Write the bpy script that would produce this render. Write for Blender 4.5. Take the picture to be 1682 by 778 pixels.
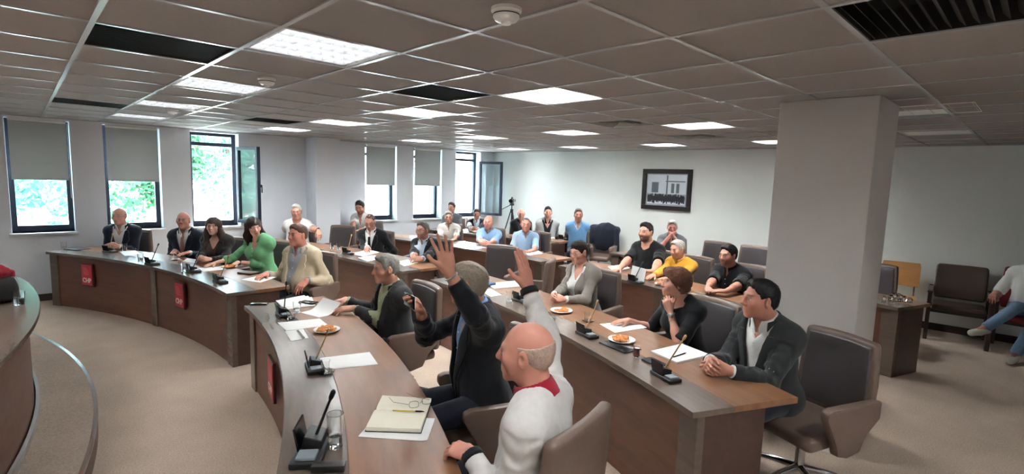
import bpy, bmesh, math, random, time
import numpy as np
from mathutils import Vector, Matrix
random.seed(7); rng = np.random.default_rng(7)
for o in list(bpy.data.objects): bpy.data.objects.remove(o)
SC = bpy.context.scene; COL = SC.collection
# ------------------------------------------------------------------ camera, sky, sun, exposure
W, H = 1682, 778
F = 840.0; YAW, PITCH, ROLL = 0.80357, -0.11372, 0.0319
CAM = np.array([0.32776, -1.8033, 1.93])
fw = np.array([math.cos(YAW)*math.cos(PITCH), math.sin(YAW)*math.cos(PITCH), math.sin(PITCH)])
r0 = np.array([math.sin(YAW), -math.cos(YAW), 0.0]); u0 = np.cross(r0, fw)
CR = r0*math.cos(ROLL)+u0*math.sin(ROLL); CU = -r0*math.sin(ROLL)+u0*math.cos(ROLL)
cd = bpy.data.cameras.new('camera'); cam = bpy.data.objects.new('camera', cd); COL.objects.link(cam)
cd.sensor_width = 36; cd.lens = F/W*36; cd.clip_start = .05; cd.clip_end = 200
cam.matrix_world = Matrix(((CR[0],CU[0],-fw[0],CAM[0]),(CR[1],CU[1],-fw[1],CAM[1]),(CR[2],CU[2],-fw[2],CAM[2]),(0,0,0,1)))
SC.camera = cam
SC.view_settings.view_transform = 'Standard'; SC.view_settings.look = 'None'
SC.view_settings.gamma = 1; SC.view_settings.use_curve_mapping = False
SC.view_settings.exposure = 1.56
LAMP_W = 21.0
wd = bpy.data.worlds.new('sky'); SC.world = wd; wd.use_nodes = True
nt = wd.node_tree; bg = nt.nodes['Background']
bg.inputs[0].default_value = (.66, .86, 1.0, 1); bg.inputs[1].default_value = 9.0
sl = bpy.data.lights.new('sun', 'SUN'); sl.energy = 14.0; sl.angle = math.radians(2); sl.color = (1, .96, .88)
so = bpy.data.objects.new('sun', sl); COL.objects.link(so)
so.rotation_euler = (math.radians(-42), math.radians(8), math.radians(-15))
def ray(x, y): return fw+CR*(x-W/2)/F-CU*(y-H/2)/F
def at(x, y, z):
    d = ray(x, y); t = (z-CAM[2])/d[2]; return CAM+d*t
def onwall(x, y, Y=None, X=None):
    d = ray(x, y); t = ((Y-CAM[1])/d[1]) if Y is not None else ((X-CAM[0])/d[0]); return CAM+d*t
CC = np.array([-6.0, 3.4])
def pol(R, a, z=0.0):
    a = math.radians(a); return Vector((CC[0]+R*math.cos(a), CC[1]+R*math.sin(a), z))
def toC(p): return math.degrees(math.atan2(CC[1]-p[1], CC[0]-p[0]))
# ------------------------------------------------------------------ colours and materials
def lin(c): return tuple((x/255/12.92 if x/255 <= .04045 else ((x/255+.055)/1.055)**2.4) for x in c)
MATS = {}
def mat(name, c, rough=.5, metal=0., noise=0., nscale=30., bump=0., bscale=200., spec=.5, emit=None, trans=0., alpha=1., sheen=0., coat=0.):
    if name in MATS: return MATS[name]
    m = bpy.data.materials.new(name); m.use_nodes = True; N = m.node_tree.nodes; L = m.node_tree.links
    b = N['Principled BSDF']; col = (*lin(c), 1)
    b.inputs['Base Color'].default_value = col; b.inputs['Roughness'].default_value = rough
    b.inputs['Metallic'].default_value = metal; b.inputs['Specular IOR Level'].default_value = spec
    b.inputs['Transmission Weight'].default_value = trans; b.inputs['Alpha'].default_value = alpha
    if sheen: b.inputs['Sheen Weight'].default_value = sheen
    if coat: b.inputs['Coat Weight'].default_value = coat
    if emit: b.inputs['Emission Color'].default_value = (*lin(emit[0]), 1); b.inputs['Emission Strength'].default_value = emit[1]
    if noise or bump:
        tc = N.new('ShaderNodeTexCoord')
    if noise:
        n = N.new('ShaderNodeTexNoise'); n.inputs['Scale'].default_value = nscale; n.inputs['Detail'].default_value = 5
        L.new(tc.outputs['Object'], n.inputs['Vector'])
        mx = N.new('ShaderNodeMix'); mx.data_type = 'RGBA'
        mx.inputs[6].default_value = (*[min(1, v*(1-noise)) for v in col[:3]], 1)
        mx.inputs[7].default_value = (*[min(1, v*(1+noise)) for v in col[:3]], 1)
        L.new(n.outputs['Fac'], mx.inputs[0]); L.new(mx.outputs[2], b.inputs['Base Color'])
    if bump:
        n2 = N.new('ShaderNodeTexNoise'); n2.inputs['Scale'].default_value = bscale; n2.inputs['Detail'].default_value = 3
        L.new(tc.outputs['Object'], n2.inputs['Vector'])
        bp = N.new('ShaderNodeBump'); bp.inputs['Strength'].default_value = bump; bp.inputs['Distance'].default_value = .01
        L.new(n2.outputs['Fac'], bp.inputs['Height']); L.new(bp.outputs[0], b.inputs['Normal'])
    MATS[name] = m; return m
def wood(name, c1, c2, rough=.35, scale=1.0, radial=True):
    if name in MATS: return MATS[name]
    m = bpy.data.materials.new(name); m.use_nodes = True; N = m.node_tree.nodes; L = m.node_tree.links
    b = N['Principled BSDF']; b.inputs['Roughness'].default_value = rough
    def nd(t, **k):
        n = N.new(t)
        for a, v in k.items(): setattr(n, a, v)
        return n
    if radial:      # grain follows the curve of the ring of desks
        g = nd('ShaderNodeNewGeometry'); s = nd('ShaderNodeVectorMath', operation='SUBTRACT'); s.inputs[1].default_value = (CC[0], CC[1], 0)
        L.new(g.outputs['Position'], s.inputs[0]); sp = nd('ShaderNodeSeparateXYZ'); L.new(s.outputs[0], sp.inputs[0])
        an = nd('ShaderNodeMath', operation='ARCTAN2'); L.new(sp.outputs[1], an.inputs[0]); L.new(sp.outputs[0], an.inputs[1])
        am = nd('ShaderNodeMath', operation='MULTIPLY'); L.new(an.outputs[0], am.inputs[0]); am.inputs[1].default_value = 9
        fl = nd('ShaderNodeCombineXYZ'); L.new(sp.outputs[0], fl.inputs[0]); L.new(sp.outputs[1], fl.inputs[1])
        ln = nd('ShaderNodeVectorMath', operation='LENGTH'); L.new(fl.outputs[0], ln.inputs[0])
        cb = nd('ShaderNodeCombineXYZ'); L.new(am.outputs[0], cb.inputs[0]); L.new(ln.outputs['Value'], cb.inputs[1]); L.new(sp.outputs[2], cb.inputs[2])
        src = cb.outputs[0]
    else:
        tc = nd('ShaderNodeTexCoord'); src = tc.outputs['Object']
    mp = nd('ShaderNodeMapping'); mp.inputs['Scale'].default_value = (1.1*scale, 8*scale, 8*scale); L.new(src, mp.inputs[0])
    n = nd('ShaderNodeTexNoise'); n.inputs['Scale'].default_value = 2.2; n.inputs['Detail'].default_value = 4; n.inputs['Distortion'].default_value = .25
    L.new(mp.outputs[0], n.inputs['Vector'])
    rp = nd('ShaderNodeValToRGB'); rp.color_ramp.elements[0].position = .25; rp.color_ramp.elements[1].position = .8
    rp.color_ramp.elements[0].color = (*lin(c1), 1); rp.color_ramp.elements[1].color = (*lin(c2), 1)
    L.new(n.outputs['Fac'], rp.inputs[0]); L.new(rp.outputs[0], b.inputs['Base Color'])
    MATS[name] = m; return m
# ------------------------------------------------------------------ linking helpers
def link(name, me, m=None, parent=None, smooth=False, loc=None, rotz=None):
    o = bpy.data.objects.new(name, me); COL.objects.link(o)
    if m is not None and me is not None: me.materials.append(m)
    if smooth: me.shade_smooth()
    if parent is not None: o.parent = parent
    if loc is not None: o.location = loc
    if rotz is not None: o.rotation_euler = (0, 0, rotz)
    return o
def tag(o, label, cat, group=None, kind=None):
    o['label'] = label; o['category'] = cat
    if group: o['group'] = group
    if kind: o['kind'] = kind
    return o
def thing(name, label, cat, loc=(0,0,0), rotz=0., group=None):
    return tag(link(name, None, loc=loc, rotz=rotz), label, cat, group)
def dup(root, loc, rotz, label=None, group=None):
    def cp(o, par):
        c = o.copy(); COL.objects.link(c)
        if par is not None: c.parent = par
        for ch in o.children: cp(ch, c)
        return c
    r = cp(root, None); r.location = loc; r.rotation_euler = (0, 0, rotz)
    if label: r['label'] = label
    if group: r['group'] = group
    return r
class MB:
    """collects shapes into one mesh"""
    def __init__(s): s.v = []; s.f = []
    def add(s, v, f):
        n = len(s.v); s.v += [tuple(p) for p in v]; s.f += [tuple(i+n for i in q) for q in f]; return s
    def box(s, lo, hi):
        x0,y0,z0 = lo; x1,y1,z1 = hi
        return s.add([(x0,y0,z0),(x1,y0,z0),(x1,y1,z0),(x0,y1,z0),(x0,y0,z1),(x1,y0,z1),(x1,y1,z1),(x0,y1,z1)],
                     [(0,3,2,1),(4,5,6,7),(0,1,5,4),(1,2,6,5),(2,3,7,6),(3,0,4,7)])
    def rbox(s, c, size, r, M=None, fn=None, seg=(1,1,1)):
        """rounded box; fn deforms the points"""
        h = [d/2 for d in size]; r = min(r, *h)
        def axis(hh, n):
            a = [-hh, -hh+r*.3, -hh+r]; b = [hh-r, hh-r*.3, hh]
            mid = [a[2]+(b[0]-a[2])*i/n for i in range(1, n)] if n > 1 else []
            out = a+mid+b
            return [v for i, v in enumerate(out) if i == 0 or v-out[i-1] > 1e-6]
        A = [axis(h[i], seg[i]) for i in range(3)]; idx = {}; V = []; Fs = []
        def vid(i, j, k):
            key = (i, j, k)
            if key in idx: return idx[key]
            p = np.array([A[0][i], A[1][j], A[2][k]]); q = np.array([max(-h[t]+r, min(h[t]-r, p[t])) for t in range(3)])
            d = p-q; n = np.linalg.norm(d)
            if n > 1e-9: p = q+d/n*r
            if fn is not None: p = np.array(fn(*p))
            p = Vector(p)
            if M is not None: p = M @ p
            p = p+Vector(c); idx[key] = len(V); V.append(tuple(p)); return idx[key]
        n = [len(a)-1 for a in A]
        for i in range(n[0]):
            for j in range(n[1]):
                Fs.append((vid(i,j,0), vid(i,j+1,0), vid(i+1,j+1,0), vid(i+1,j,0)))
                Fs.append((vid(i,j,n[2]), vid(i+1,j,n[2]), vid(i+1,j+1,n[2]), vid(i,j+1,n[2])))
        for i in range(n[0]):
            for k in range(n[2]):
                Fs.append((vid(i,0,k), vid(i+1,0,k), vid(i+1,0,k+1), vid(i,0,k+1)))
                Fs.append((vid(i,n[1],k), vid(i,n[1],k+1), vid(i+1,n[1],k+1), vid(i+1,n[1],k)))
        for j in range(n[1]):
            for k in range(n[2]):
                Fs.append((vid(0,j,k), vid(0,j,k+1), vid(0,j+1,k+1), vid(0,j+1,k)))
                Fs.append((vid(n[0],j,k), vid(n[0],j+1,k), vid(n[0],j+1,k+1), vid(n[0],j,k+1)))
        return s.add(V, Fs)
    def tube(s, pts, r, seg=8, caps=True):
        pts = [Vector(p) for p in pts]; rs = r if isinstance(r, (list, tuple)) else [r]*len(pts); n = len(pts); V = []; Fs = []
        up = Vector((0,0,1)); prev = None
        for i, p in enumerate(pts):
            t = (pts[min(i+1,n-1)]-pts[max(i-1,0)]).normalized()
            a = prev if prev is not None else (up if abs(t.z) < .95 else Vector((1,0,0)))
            b1 = (a-t*a.dot(t)).normalized(); prev = b1; b2 = t.cross(b1)
            for k in range(seg):
                an = 2*math.pi*k/seg; V.append(p+b1*math.cos(an)*rs[i]+b2*math.sin(an)*rs[i])
        for i in range(n-1):
            for k in range(seg):
                Fs.append((i*seg+k, i*seg+(k+1)%seg, (i+1)*seg+(k+1)%seg, (i+1)*seg+k))
        if caps: Fs.append(tuple(range(seg-1,-1,-1))); Fs.append(tuple((n-1)*seg+k for k in range(seg)))
        return s.add(V, Fs)
    def lathe(s, prof, seg=24, c=(0,0,0), ell=(1,1)):
        V = []; Fs = []; n = len(prof)
        for rr, z in prof:
            for k in range(seg):
                an = 2*math.pi*k/seg; V.append((c[0]+rr*math.cos(an)*ell[0], c[1]+rr*math.sin(an)*ell[1], c[2]+z))
        for i in range(n-1):
            for k in range(seg): Fs.append((i*seg+k, i*seg+(k+1)%seg, (i+1)*seg+(k+1)%seg, (i+1)*seg+k))
        if prof[0][0] > 1e-6: Fs.append(tuple(range(seg-1,-1,-1)))
        if prof[-1][0] > 1e-6: Fs.append(tuple((n-1)*seg+k for k in range(seg)))
        return s.add(V, Fs)
    def prism(s, poly, z0, z1):
        n = len(poly); V = [(p[0],p[1],z0) for p in poly]+[(p[0],p[1],z1) for p in poly]
        return s.add(V, [tuple(range(n-1,-1,-1)), tuple(range(n,2*n))]+[(i,(i+1)%n,n+(i+1)%n,n+i) for i in range(n)])
    def extr(s, poly, x0, x1):
        """polygon in (y,z) extruded along x"""
        n = len(poly); V = [(x0,p[0],p[1]) for p in poly]+[(x1,p[0],p[1]) for p in poly]
        return s.add(V, [tuple(range(n-1,-1,-1)), tuple(range(n,2*n))]+[(i,(i+1)%n,n+(i+1)%n,n+i) for i in range(n)])
    def arc(s, R0, R1, a0, a1, z0, z1, step=1.0, org=(0,0,0)):
        n = max(1, int(abs(a1-a0)/step)); V = []; Fs = []; o = Vector(org)
        for i in range(n+1):
            a = a0+(a1-a0)*i/n
            V += [pol(R0,a,z0)-o, pol(R1,a,z0)-o, pol(R1,a,z1)-o, pol(R0,a,z1)-o]
        for i in range(n):
            b = 4*i
            for k in range(4): Fs.append((b+k, b+4+k, b+4+(k+1)%4, b+(k+1)%4))
        Fs += [(0,1,2,3), (4*n+3,4*n+2,4*n+1,4*n)]
        return s.add(V, Fs)
    def mesh(s, name, bevel=0., seg=2):
        me = bpy.data.meshes.new(name); me.from_pydata(s.v, [], s.f)
        bm = bmesh.new(); bm.from_mesh(me)
        bmesh.ops.recalc_face_normals(bm, faces=bm.faces)
        if bevel:
            es = [e for e in bm.edges if len(e.link_faces) == 2 and e.calc_face_angle(0) > .6]
            bmesh.ops.bevel(bm, geom=es, offset=bevel, segments=seg, profile=.5, affect='EDGES', clamp_overlap=True)
        bm.to_mesh(me); bm.free(); return me
    def obj(s, name, m, parent=None, bevel=0., smooth=False, **k):
        me = s.mesh(name, bevel); o = link(name, me, m, parent, **k)
        if smooth:
            me.shade_smooth()
            me.set_sharp_from_angle(angle=math.radians(40))
        return o
def struct(o): o['kind'] = 'structure'; return o
# ------------------------------------------------------------------ the room
def cyl(x, y, R):
    d = ray(x, y); ox, oy = CAM[0]-CC[0], CAM[1]-CC[1]
    a = d[0]**2+d[1]**2; b = 2*(ox*d[0]+oy*d[1]); c = ox*ox+oy*oy-R*R
    s = math.sqrt(max(0, b*b-4*a*c)); ts = [t for t in ((-b-s)/2/a, (-b+s)/2/a) if t > .2]
    return [CAM+d*t for t in ts]
ZC = 2.563; YL = 7.88; XB = 9.85; YR = -5.2; XF = -7.2
M_wall = mat('wall_paint', (224,229,236), .8, noise=.03, nscale=3, bump=.05, bscale=300)
M_wallb = mat('back_wall_paint', (223,228,225), .8, noise=.02, nscale=3, bump=.05, bscale=300)
M_col = mat('column_paint', (205,200,197), .8, noise=.03, nscale=4, bump=.05, bscale=300)
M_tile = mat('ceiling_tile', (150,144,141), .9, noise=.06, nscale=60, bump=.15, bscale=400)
M_tbar = mat('tbar_white', (184,187,190), .22, spec=.6)
M_white = mat('white_enamel', (240,240,238), .35)
M_black = mat('vent_black', (22,20,20), .6)
M_carpet = mat('carpet', (184,166,150), .95, noise=.20, nscale=2.2, bump=.6, bscale=260, spec=.1)
def carpet_detail():
    m = M_carpet; N = m.node_tree.nodes; L = m.node_tree.links
    b = N['Principled BSDF']; src = b.inputs['Base Color'].links[0].from_socket
    tc = N.new('ShaderNodeTexCoord'); n = N.new('ShaderNodeTexNoise'); n.inputs['Scale'].default_value = 95; n.inputs['Detail'].default_value = 4
    L.new(tc.outputs['Object'], n.inputs['Vector'])
    mx = N.new('ShaderNodeMix'); mx.data_type = 'RGBA'; mx.blend_type = 'OVERLAY'; mx.inputs[0].default_value = .45
    L.new(src, mx.inputs[6]); L.new(n.outputs['Fac'], mx.inputs[7]); L.new(mx.outputs[2], b.inputs['Base Color'])
carpet_detail()
M_base = mat('dark_baseboard', (58,42,36), .5)
M_alu = mat('black_aluminium', (26,34,52), .35, spec=.5)
M_sill = mat('sill_white', (225,228,230), .4)
M_blind = mat('blind_fabric', (188,191,194), .9, noise=.03, nscale=300, bump=.1, bscale=500)
def blind_mat():
    m = M_blind; N = m.node_tree.nodes; L = m.node_tree.links; b = N['Principled BSDF']; tr = N.new('ShaderNodeBsdfTranslucent'); tr.inputs[0].default_value = (*lin((176,172,166)),1)
    mx = N.new('ShaderNodeMixShader'); mx.inputs[0].default_value = .26; L.new(b.outputs[0], mx.inputs[1]); L.new(tr.outputs[0], mx.inputs[2]); L.new(mx.outputs[0], N['Material Output'].inputs[0])
blind_mat()
M_glass = mat('window_glass', (235,248,250), .02, trans=1., spec=.4)
struct(MB().box((XF,YR,-.05), (XB,YL,0)).obj('floor', M_carpet))
# left wall with its six windows
WIN = [(.22,.88), (1.25,1.95), (2.36,3.08), (5.44,6.18), (6.60,7.36), (7.76,8.52)]
SILL, WTOP = .97, 2.53
wl = MB(); x = XF-.3
for a, b in WIN:
    wl.box((x,YL,0), (a,YL+.3,ZC+.2)); wl.box((a,YL,0), (b,YL+.3,SILL)); wl.box((a,YL,WTOP), (b,YL+.3,ZC+.2)); x = b
wl.box((x,YL,0), (XB+.3,YL+.3,ZC+.2)); struct(wl.obj('wall_left', M_wall))
WX = lambda y: 8.95+(YL-y)*.066
struct(MB().prism([(WX(YR-.3),YR-.3),(WX(YR-.3)+.3,YR-.3),(WX(YL)+.3,YL),(WX(YL),YL)], 0, ZC+.2).obj('wall_back', M_wallb))
struct(MB().box((XF-.3,YR-.3,0), (XB,YR,ZC+.2)).obj('wall_right', M_wall))
struct(MB().box((XF-.3,YR,0), (XF,YL,ZC+.2)).obj('wall_front', M_wall))
struct(MB().box((4.23,7.43,0), (4.70,YL,ZC)).obj('wall_pilaster', M_wall, bevel=.006))
struct(MB().box((4.5,-.97,0), (5.12,-.34,ZC)).obj('wall_column', M_col, bevel=.006))
struct(MB().prism([(WX(YR)-.018,YR),(WX(YR)-.001,YR),(WX(YL)-.001,YL),(WX(YL)-.018,YL)], 0, .10).obj('baseboard_back', M_base, bevel=.004))
struct(MB().box((XF,YL-.018,0), (4.23,YL,.10)).obj('baseboard_left', M_base, bevel=.004))
for i, (a, b) in enumerate(WIN):
    op = i in (2, 5)
    w = struct(MB().box((a-.03,YL-.05,SILL-.035), (b+.03,YL+.30,SILL)).obj('window_%d' % (i+1), M_sill, bevel=.006))
    Y0, Y1 = YL+.19, YL+.26; fr = MB(); t = .06
    fr.box((a,Y0,SILL), (a+t,Y1,WTOP)); fr.box((b-t,Y0,SILL), (b,Y1,WTOP)); fr.box((a+t,Y0,SILL), (b-t,Y1,SILL+.085)); fr.box((a+t,Y0,WTOP-.05), (b-t,Y1,WTOP))
    fr.box((a+t,Y0,2.31), (b-t,Y1,2.37)); fr.obj('window_frame', M_alu, w, bevel=.004)
    MB().box((a+t,Y0+.03,2.37), (b-t,Y0+.038,WTOP-.05)).obj('top_pane', M_glass, w)
    if not op:
        MB().box((a+t,Y0+.03,SILL+.085), (b-t,Y0+.038,2.31)).obj('pane', M_glass, w)
        tag(x := thing('roller_blind', ['grey roller blind half drawn in the window nearest the podium', 'grey roller blind behind the man in navy jacket and open white shirt', '', 'grey roller blind in the window just beyond the white pilaster', 'grey roller blind in the window behind the man in dark glasses'][i], 'blind', ((a+b)/2, YL+.02, 2.5), 0, 'grey roller blinds'), x['label'], 'blind', 'grey roller blinds')
        hw = (b-a)/2-.035
        MB().box((-hw,-.0015,-.78), (hw,.0015,.01)).obj('fabric', M_blind, x)
        MB().tube([(-hw,0,.012),(hw,0,.012)], .018, 12).obj('roller', M_white, x)
        MB().rbox((0,0,-.785), (2*hw,.012,.025), .005).obj('bottom_bar', M_blind, x)
        MB().tube([(hw+.012,-.01,0),(hw+.012,-.01,-1.05)], .0025, 5).obj('pull_cord', M_white, x)
    else:       # sash swung into the room on its right-hand hinge
        s = link('open_sash', None, parent=w); s.location = (b-t+.045, YL+.02, 0); s.rotation_euler = (0,0,math.radians(-75 if i == 2 else -71))
        ws = b-a-2*t; z0, z1 = SILL+.05, 2.32; f = MB()
        f.box((0,-.03,z0), (.055,.03,z1)); f.box((ws-.055,-.03,z0), (ws,.03,z1)); f.box((.055,-.03,z0), (ws-.055,.03,z0+.06)); f.box((.055,-.03,z1-.06), (ws-.055,.03,z1))
        f.obj('sash_frame', M_alu, s, bevel=.004); MB().box((.055,-.004,z0+.06), (ws-.055,.004,z1-.06)).obj('sash_pane', M_glass, s)
        MB().rbox((ws-.03,.05,(z0+z1)/2), (.022,.03,.05), .006).rbox((ws-.03,.068,(z0+z1)/2-.05), (.02,.014,.13), .006).obj('handle', M_black, s)
# ceiling: square tiles in a T-bar grid with openings for lamps and vents
LAMPS = [(B,A) for B in (2,5,9,13) for A in (1,4,7,10)]+[(-2,1),(-2,4),(-2,7),(-5,1),(-5,4),(1,-5),(5,-5),(2,-2),(-2,-2),(-5,-2)]  # the lamps beside the camera are unseen ones, added to brighten that side
LAMPS = [p for p in LAMPS if not (p[0] == 2 and p[1] == 10 and False)]
DARKL = [(9,-2),(12,-2)]
VENTS = [(1,2),(1,8),(4,2),(4,8),(4,-3)]
VENT4 = [(8,2),(11,2)]
HOLES = set(LAMPS+DARKL+VENTS+VENT4); G = .6
ct = MB(); iB0, iB1 = int(math.floor(XF/G)), int(math.ceil(XB/G)); iA0, iA1 = int(math.floor(YR/G)), int(math.ceil(YL/G))
for B in range(iB0, iB1):
    for A in range(iA0, iA1):
        if (B,A) in HOLES: continue
        x0, x1 = max(XF,B*G), min(XB,(B+1)*G); y0, y1 = max(YR,A*G), min(YL,(A+1)*G)
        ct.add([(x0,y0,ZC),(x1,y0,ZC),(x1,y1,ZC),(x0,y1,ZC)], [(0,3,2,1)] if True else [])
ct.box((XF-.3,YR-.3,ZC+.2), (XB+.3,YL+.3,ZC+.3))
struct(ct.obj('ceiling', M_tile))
tb = MB()
for B in range(iB0+1, iB1): tb.box((B*G-.012,YR,ZC-.006), (B*G+.012,YL,ZC+.02))
for A in range(iA0+1, iA1): tb.box((XF,A*G-.012,ZC-.0055), (XB,A*G+.012,ZC+.02))
struct(tb.obj('trim_1', M_tbar))
tr = MB().box((XF,YL-.022,ZC-.008), (XB,YL,ZC)).prism([(WX(YR)-.022,YR),(WX(YR)-.001,YR),(WX(YL)-.001,YL),(WX(YL)-.022,YL)], ZC-.008, ZC); struct(tr.obj('trim_2', M_tbar))
# lamps
def lamp_proto(lit, label, power=1.):
    t = thing('ceiling_lamp', label, 'lamp', group='louvred ceiling lamps')
    h = MB(); s = .286; d = .11
    h.add([(-s,-s,0),(s,-s,0),(s,s,0),(-s,s,0),(-s,-s,d),(s,-s,d),(s,s,d),(-s,s,d)], [(4,5,6,7),(0,1,5,4),(1,2,6,5),(2,3,7,6),(3,0,4,7)])
    h.add([(-.289,-.289,-.001),(.289,-.289,-.001),(.289,.289,-.001),(-.289,.289,-.001),(-s,-s,-.001),(s,-s,-.001),(s,s,-.001),(-s,s,-.001)], [(0,1,5,4),(1,2,6,5),(2,3,7,6),(3,0,4,7)])
    h.obj('housing', M_white, t)
    lv = MB(); K = 9 if True else 0
    for i in range(5):
        x = -.27+.135*i; lv.add([(x-.012,-.28,.052),(x,-.28,.004),(x+.012,-.28,.052),(x-.012,.28,.052),(x,.28,.004),(x+.012,.28,.052)], [(0,1,4,3),(1,2,5,4),(0,2,1),(3,4,5),(0,3,5,2)])
    for j in range(9):
        y = -.26+.065*j
        lv.add([(-.28,y-.010,.05),(-.28,y,.006),(-.28,y+.010,.05),(.28,y-.010,.05),(.28,y,.006),(.28,y+.010,.05)], [(0,3,4,1),(1,4,5,2),(0,1,2),(3,5,4),(0,2,5,3)])
    lv.obj('louvre', M_white if power > .3 else mat('louvre_satin', (214,216,218), .4), t)
    for i in range(4):
        MB().tube([(-.2025+.135*i,-.27,.075),(-.2025+.135*i,.27,.075)], .008, 8).obj('tube', mat('lamp_tube_%d' % (power*100), (255,255,255), .4, emit=((240,248,255), 14*power)) if lit else mat('lamp_tube_off', (200,200,196), .3), t)
    for ch in t.children:
        if ch.name.startswith(('louvre','tube')): ch.rotation_euler = (0,0,math.pi/2)
    if lit:
        ld = bpy.data.lights.new('tube_light', 'AREA'); ld.shape = 'SQUARE'; ld.size = .54; ld.energy = LAMP_W*power; ld.color = (.975, .99, 1)
        lo = bpy.data.objects.new('tube_light', ld); COL.objects.link(lo); lo.parent = t; lo.location = (0,0,.06)
    return t
rowname = {2:'nearest the windows side of the podium', 5:'second row of lamps', 9:'third row of lamps', 13:'row of lamps along the back wall', -2:'over the podium', -5:'over the podium'}
lp = lamp_proto(True, ''); first = True; lq = None
near = {(2,1):'large louvred ceiling lamp beside the black vent, nearest the camera', (2,4):'louvred ceiling lamp just before the small smoke detector, second in the left row',
        (2,7):'louvred ceiling lamp third in the left row', (2,10):'louvred ceiling lamp farthest in the left row above the windows',
        (5,1):'bright square lamp right of the dark square vent, nearest in the middle row', (5,4):'bright louvred lamp directly behind the dark square vent', (5,7):'louvred lamp beside a far dark vent, third in the middle row', (5,10):'small lamp near the wall between open window and pilaster',
        (9,1):'bright white lamp nearest the column, first in its row', (9,4):'bright white lamp left of the four-way vent, second in its row', (9,7):'bright thin lamp third in the row of the column lamp', (9,10):'bright thin lamp above the last windows',
        (13,1):'bright lamp half hidden by the column at the back', (13,4):'bright lamp above the framed picture', (13,7):'bright thin lamp above the man in blue shirt by the back wall', (13,10):'bright thin lamp nearest the far corner'}
for B, A in LAMPS:
    loc = ((B+.5)*G, (A+.5)*G, ZC); lab = near.get((B,A), 'unseen lit ceiling lamp outside the picture')
    if B == 2 and A > 0:
        if lq is None: lq = lamp_proto(True, lab, .09); lq.location = loc
        else: dup(lq, loc, 0, lab)
    elif (B,A) == (2,-2): lx = lamp_proto(True, lab, .301); lx.location = loc
    elif first: lp.location = loc; lp['label'] = lab; first = False
    else: dup(lp, loc, 0, lab)
ld_ = lamp_proto(False, 'unlit louvred lamp in the ceiling right of the column'); ld_.location = ((9+.5)*G-.25, (-2+.5)*G-.2, ZC-.006)
dup(ld_, ((12+.5)*G-.1, (-2+.5)*G, ZC-.003), 0, 'unlit louvred lamp farthest right near the back wall')
# vents
def vent(B, A, label, four=False, loc=None):
    t = thing('air_vent', label, 'vent', loc or ((B+.5)*G,(A+.5)*G,ZC), 0, 'ceiling air vents')
    s = .286
    MB().add([(-s,-s,0),(s,-s,0),(s,s,0),(-s,s,0),(-s,-s,.12),(s,-s,.12),(s,s,.12),(-s,s,.12)], [(4,5,6,7),(0,1,5,4),(1,2,6,5),(2,3,7,6),(3,0,4,7)]).obj('duct', M_black, t)
    if four:
        for k in range(4):
            r1 = .286-.06*k; r2 = r1-.03; f = MB(); V = [(sx*r1,sy*r1,.0) for sx,sy in ((-1,-1),(1,-1),(1,1),(-1,1))]+[(sx*r2,sy*r2,.035) for sx,sy in ((-1,-1),(1,-1),(1,1),(-1,1))]
            V += [(a,b,c+.003) for a,b,c in V]
            f.add(V, [(i,(i+1)%4,4+(i+1)%4,4+i) for i in range(4)]+[(8+i,12+i,12+(i+1)%4,8+(i+1)%4) for i in range(4)]+[(i,8+i,8+(i+1)%4,(i+1)%4) for i in range(4)]+[(4+i,4+(i+1)%4,12+(i+1)%4,12+i) for i in range(4)])
            f.obj('cone', mat('vent_grey', (150,148,144), .5), t)
    else:
        f = MB()
        for k in range(14):
            y = -.27+.0415*k; f.add([(-s,y,.004),(s,y,.004),(s,y+.022,.03),(-s,y+.022,.03),(-s,y+.003,.004),(s,y+.003,.004),(s,y+.025,.03),(-s,y+.025,.03)], [(0,1,2,3),(7,6,5,4),(0,4,5,1),(2,6,7,3),(1,5,6,2),(0,3,7,4)])
        f.obj('slats', mat('vent_slat', (48,43,40), .5), t)
    return t
vl = {(1,2):'black slatted vent left of the nearest louvred lamp', (1,8):'thin black vent far left above the roller blinds', (4,2):'dark square vent in the middle of the ceiling', (4,8):'small dark vent left of a far louvred lamp', (4,-3):'large black vent at the upper right of the ceiling'}
for p in VENTS: vent(*p, vl[p])
vent(8,2, 'grey four-way air vent left of the lamp by the column', True); vent(11,2, 'small grey four-way vent behind the lamp by the column', True)
# smoke detectors
def detector(p, label, s=1.):
    t = thing('smoke_detector', label, 'smoke detector', (p[0],p[1],ZC), 0, 'smoke detectors')
    MB().lathe([(0,0),(.058*s,0),(.058*s,-.012*s),(.05*s,-.016*s)], 28).obj('base', M_white, t, smooth=True)
    MB().lathe([(.05*s,-.016*s),(.05*s,-.034*s),(.04*s,-.046*s),(.02*s,-.05*s),(.018*s,-.058*s),(0,-.06*s)], 28).obj('sensor_head', M_white, t, smooth=True)
    MB().lathe([(.0505*s,-.026*s),(.0505*s,-.022*s),(.048*s,-.022*s),(.048*s,-.026*s)], 28).obj('smoke_slot', M_black, t)
for q, l in (((832,14),'large white smoke detector near the top centre of the ceiling'), ((438,128),'small smoke detector behind the nearest louvred lamps'), ((283,179),'tiny smoke detector beyond the left row of lamps'), ((808,236),'tiny smoke detector near the far corner')):
    detector(at(*q, ZC), l)
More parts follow.
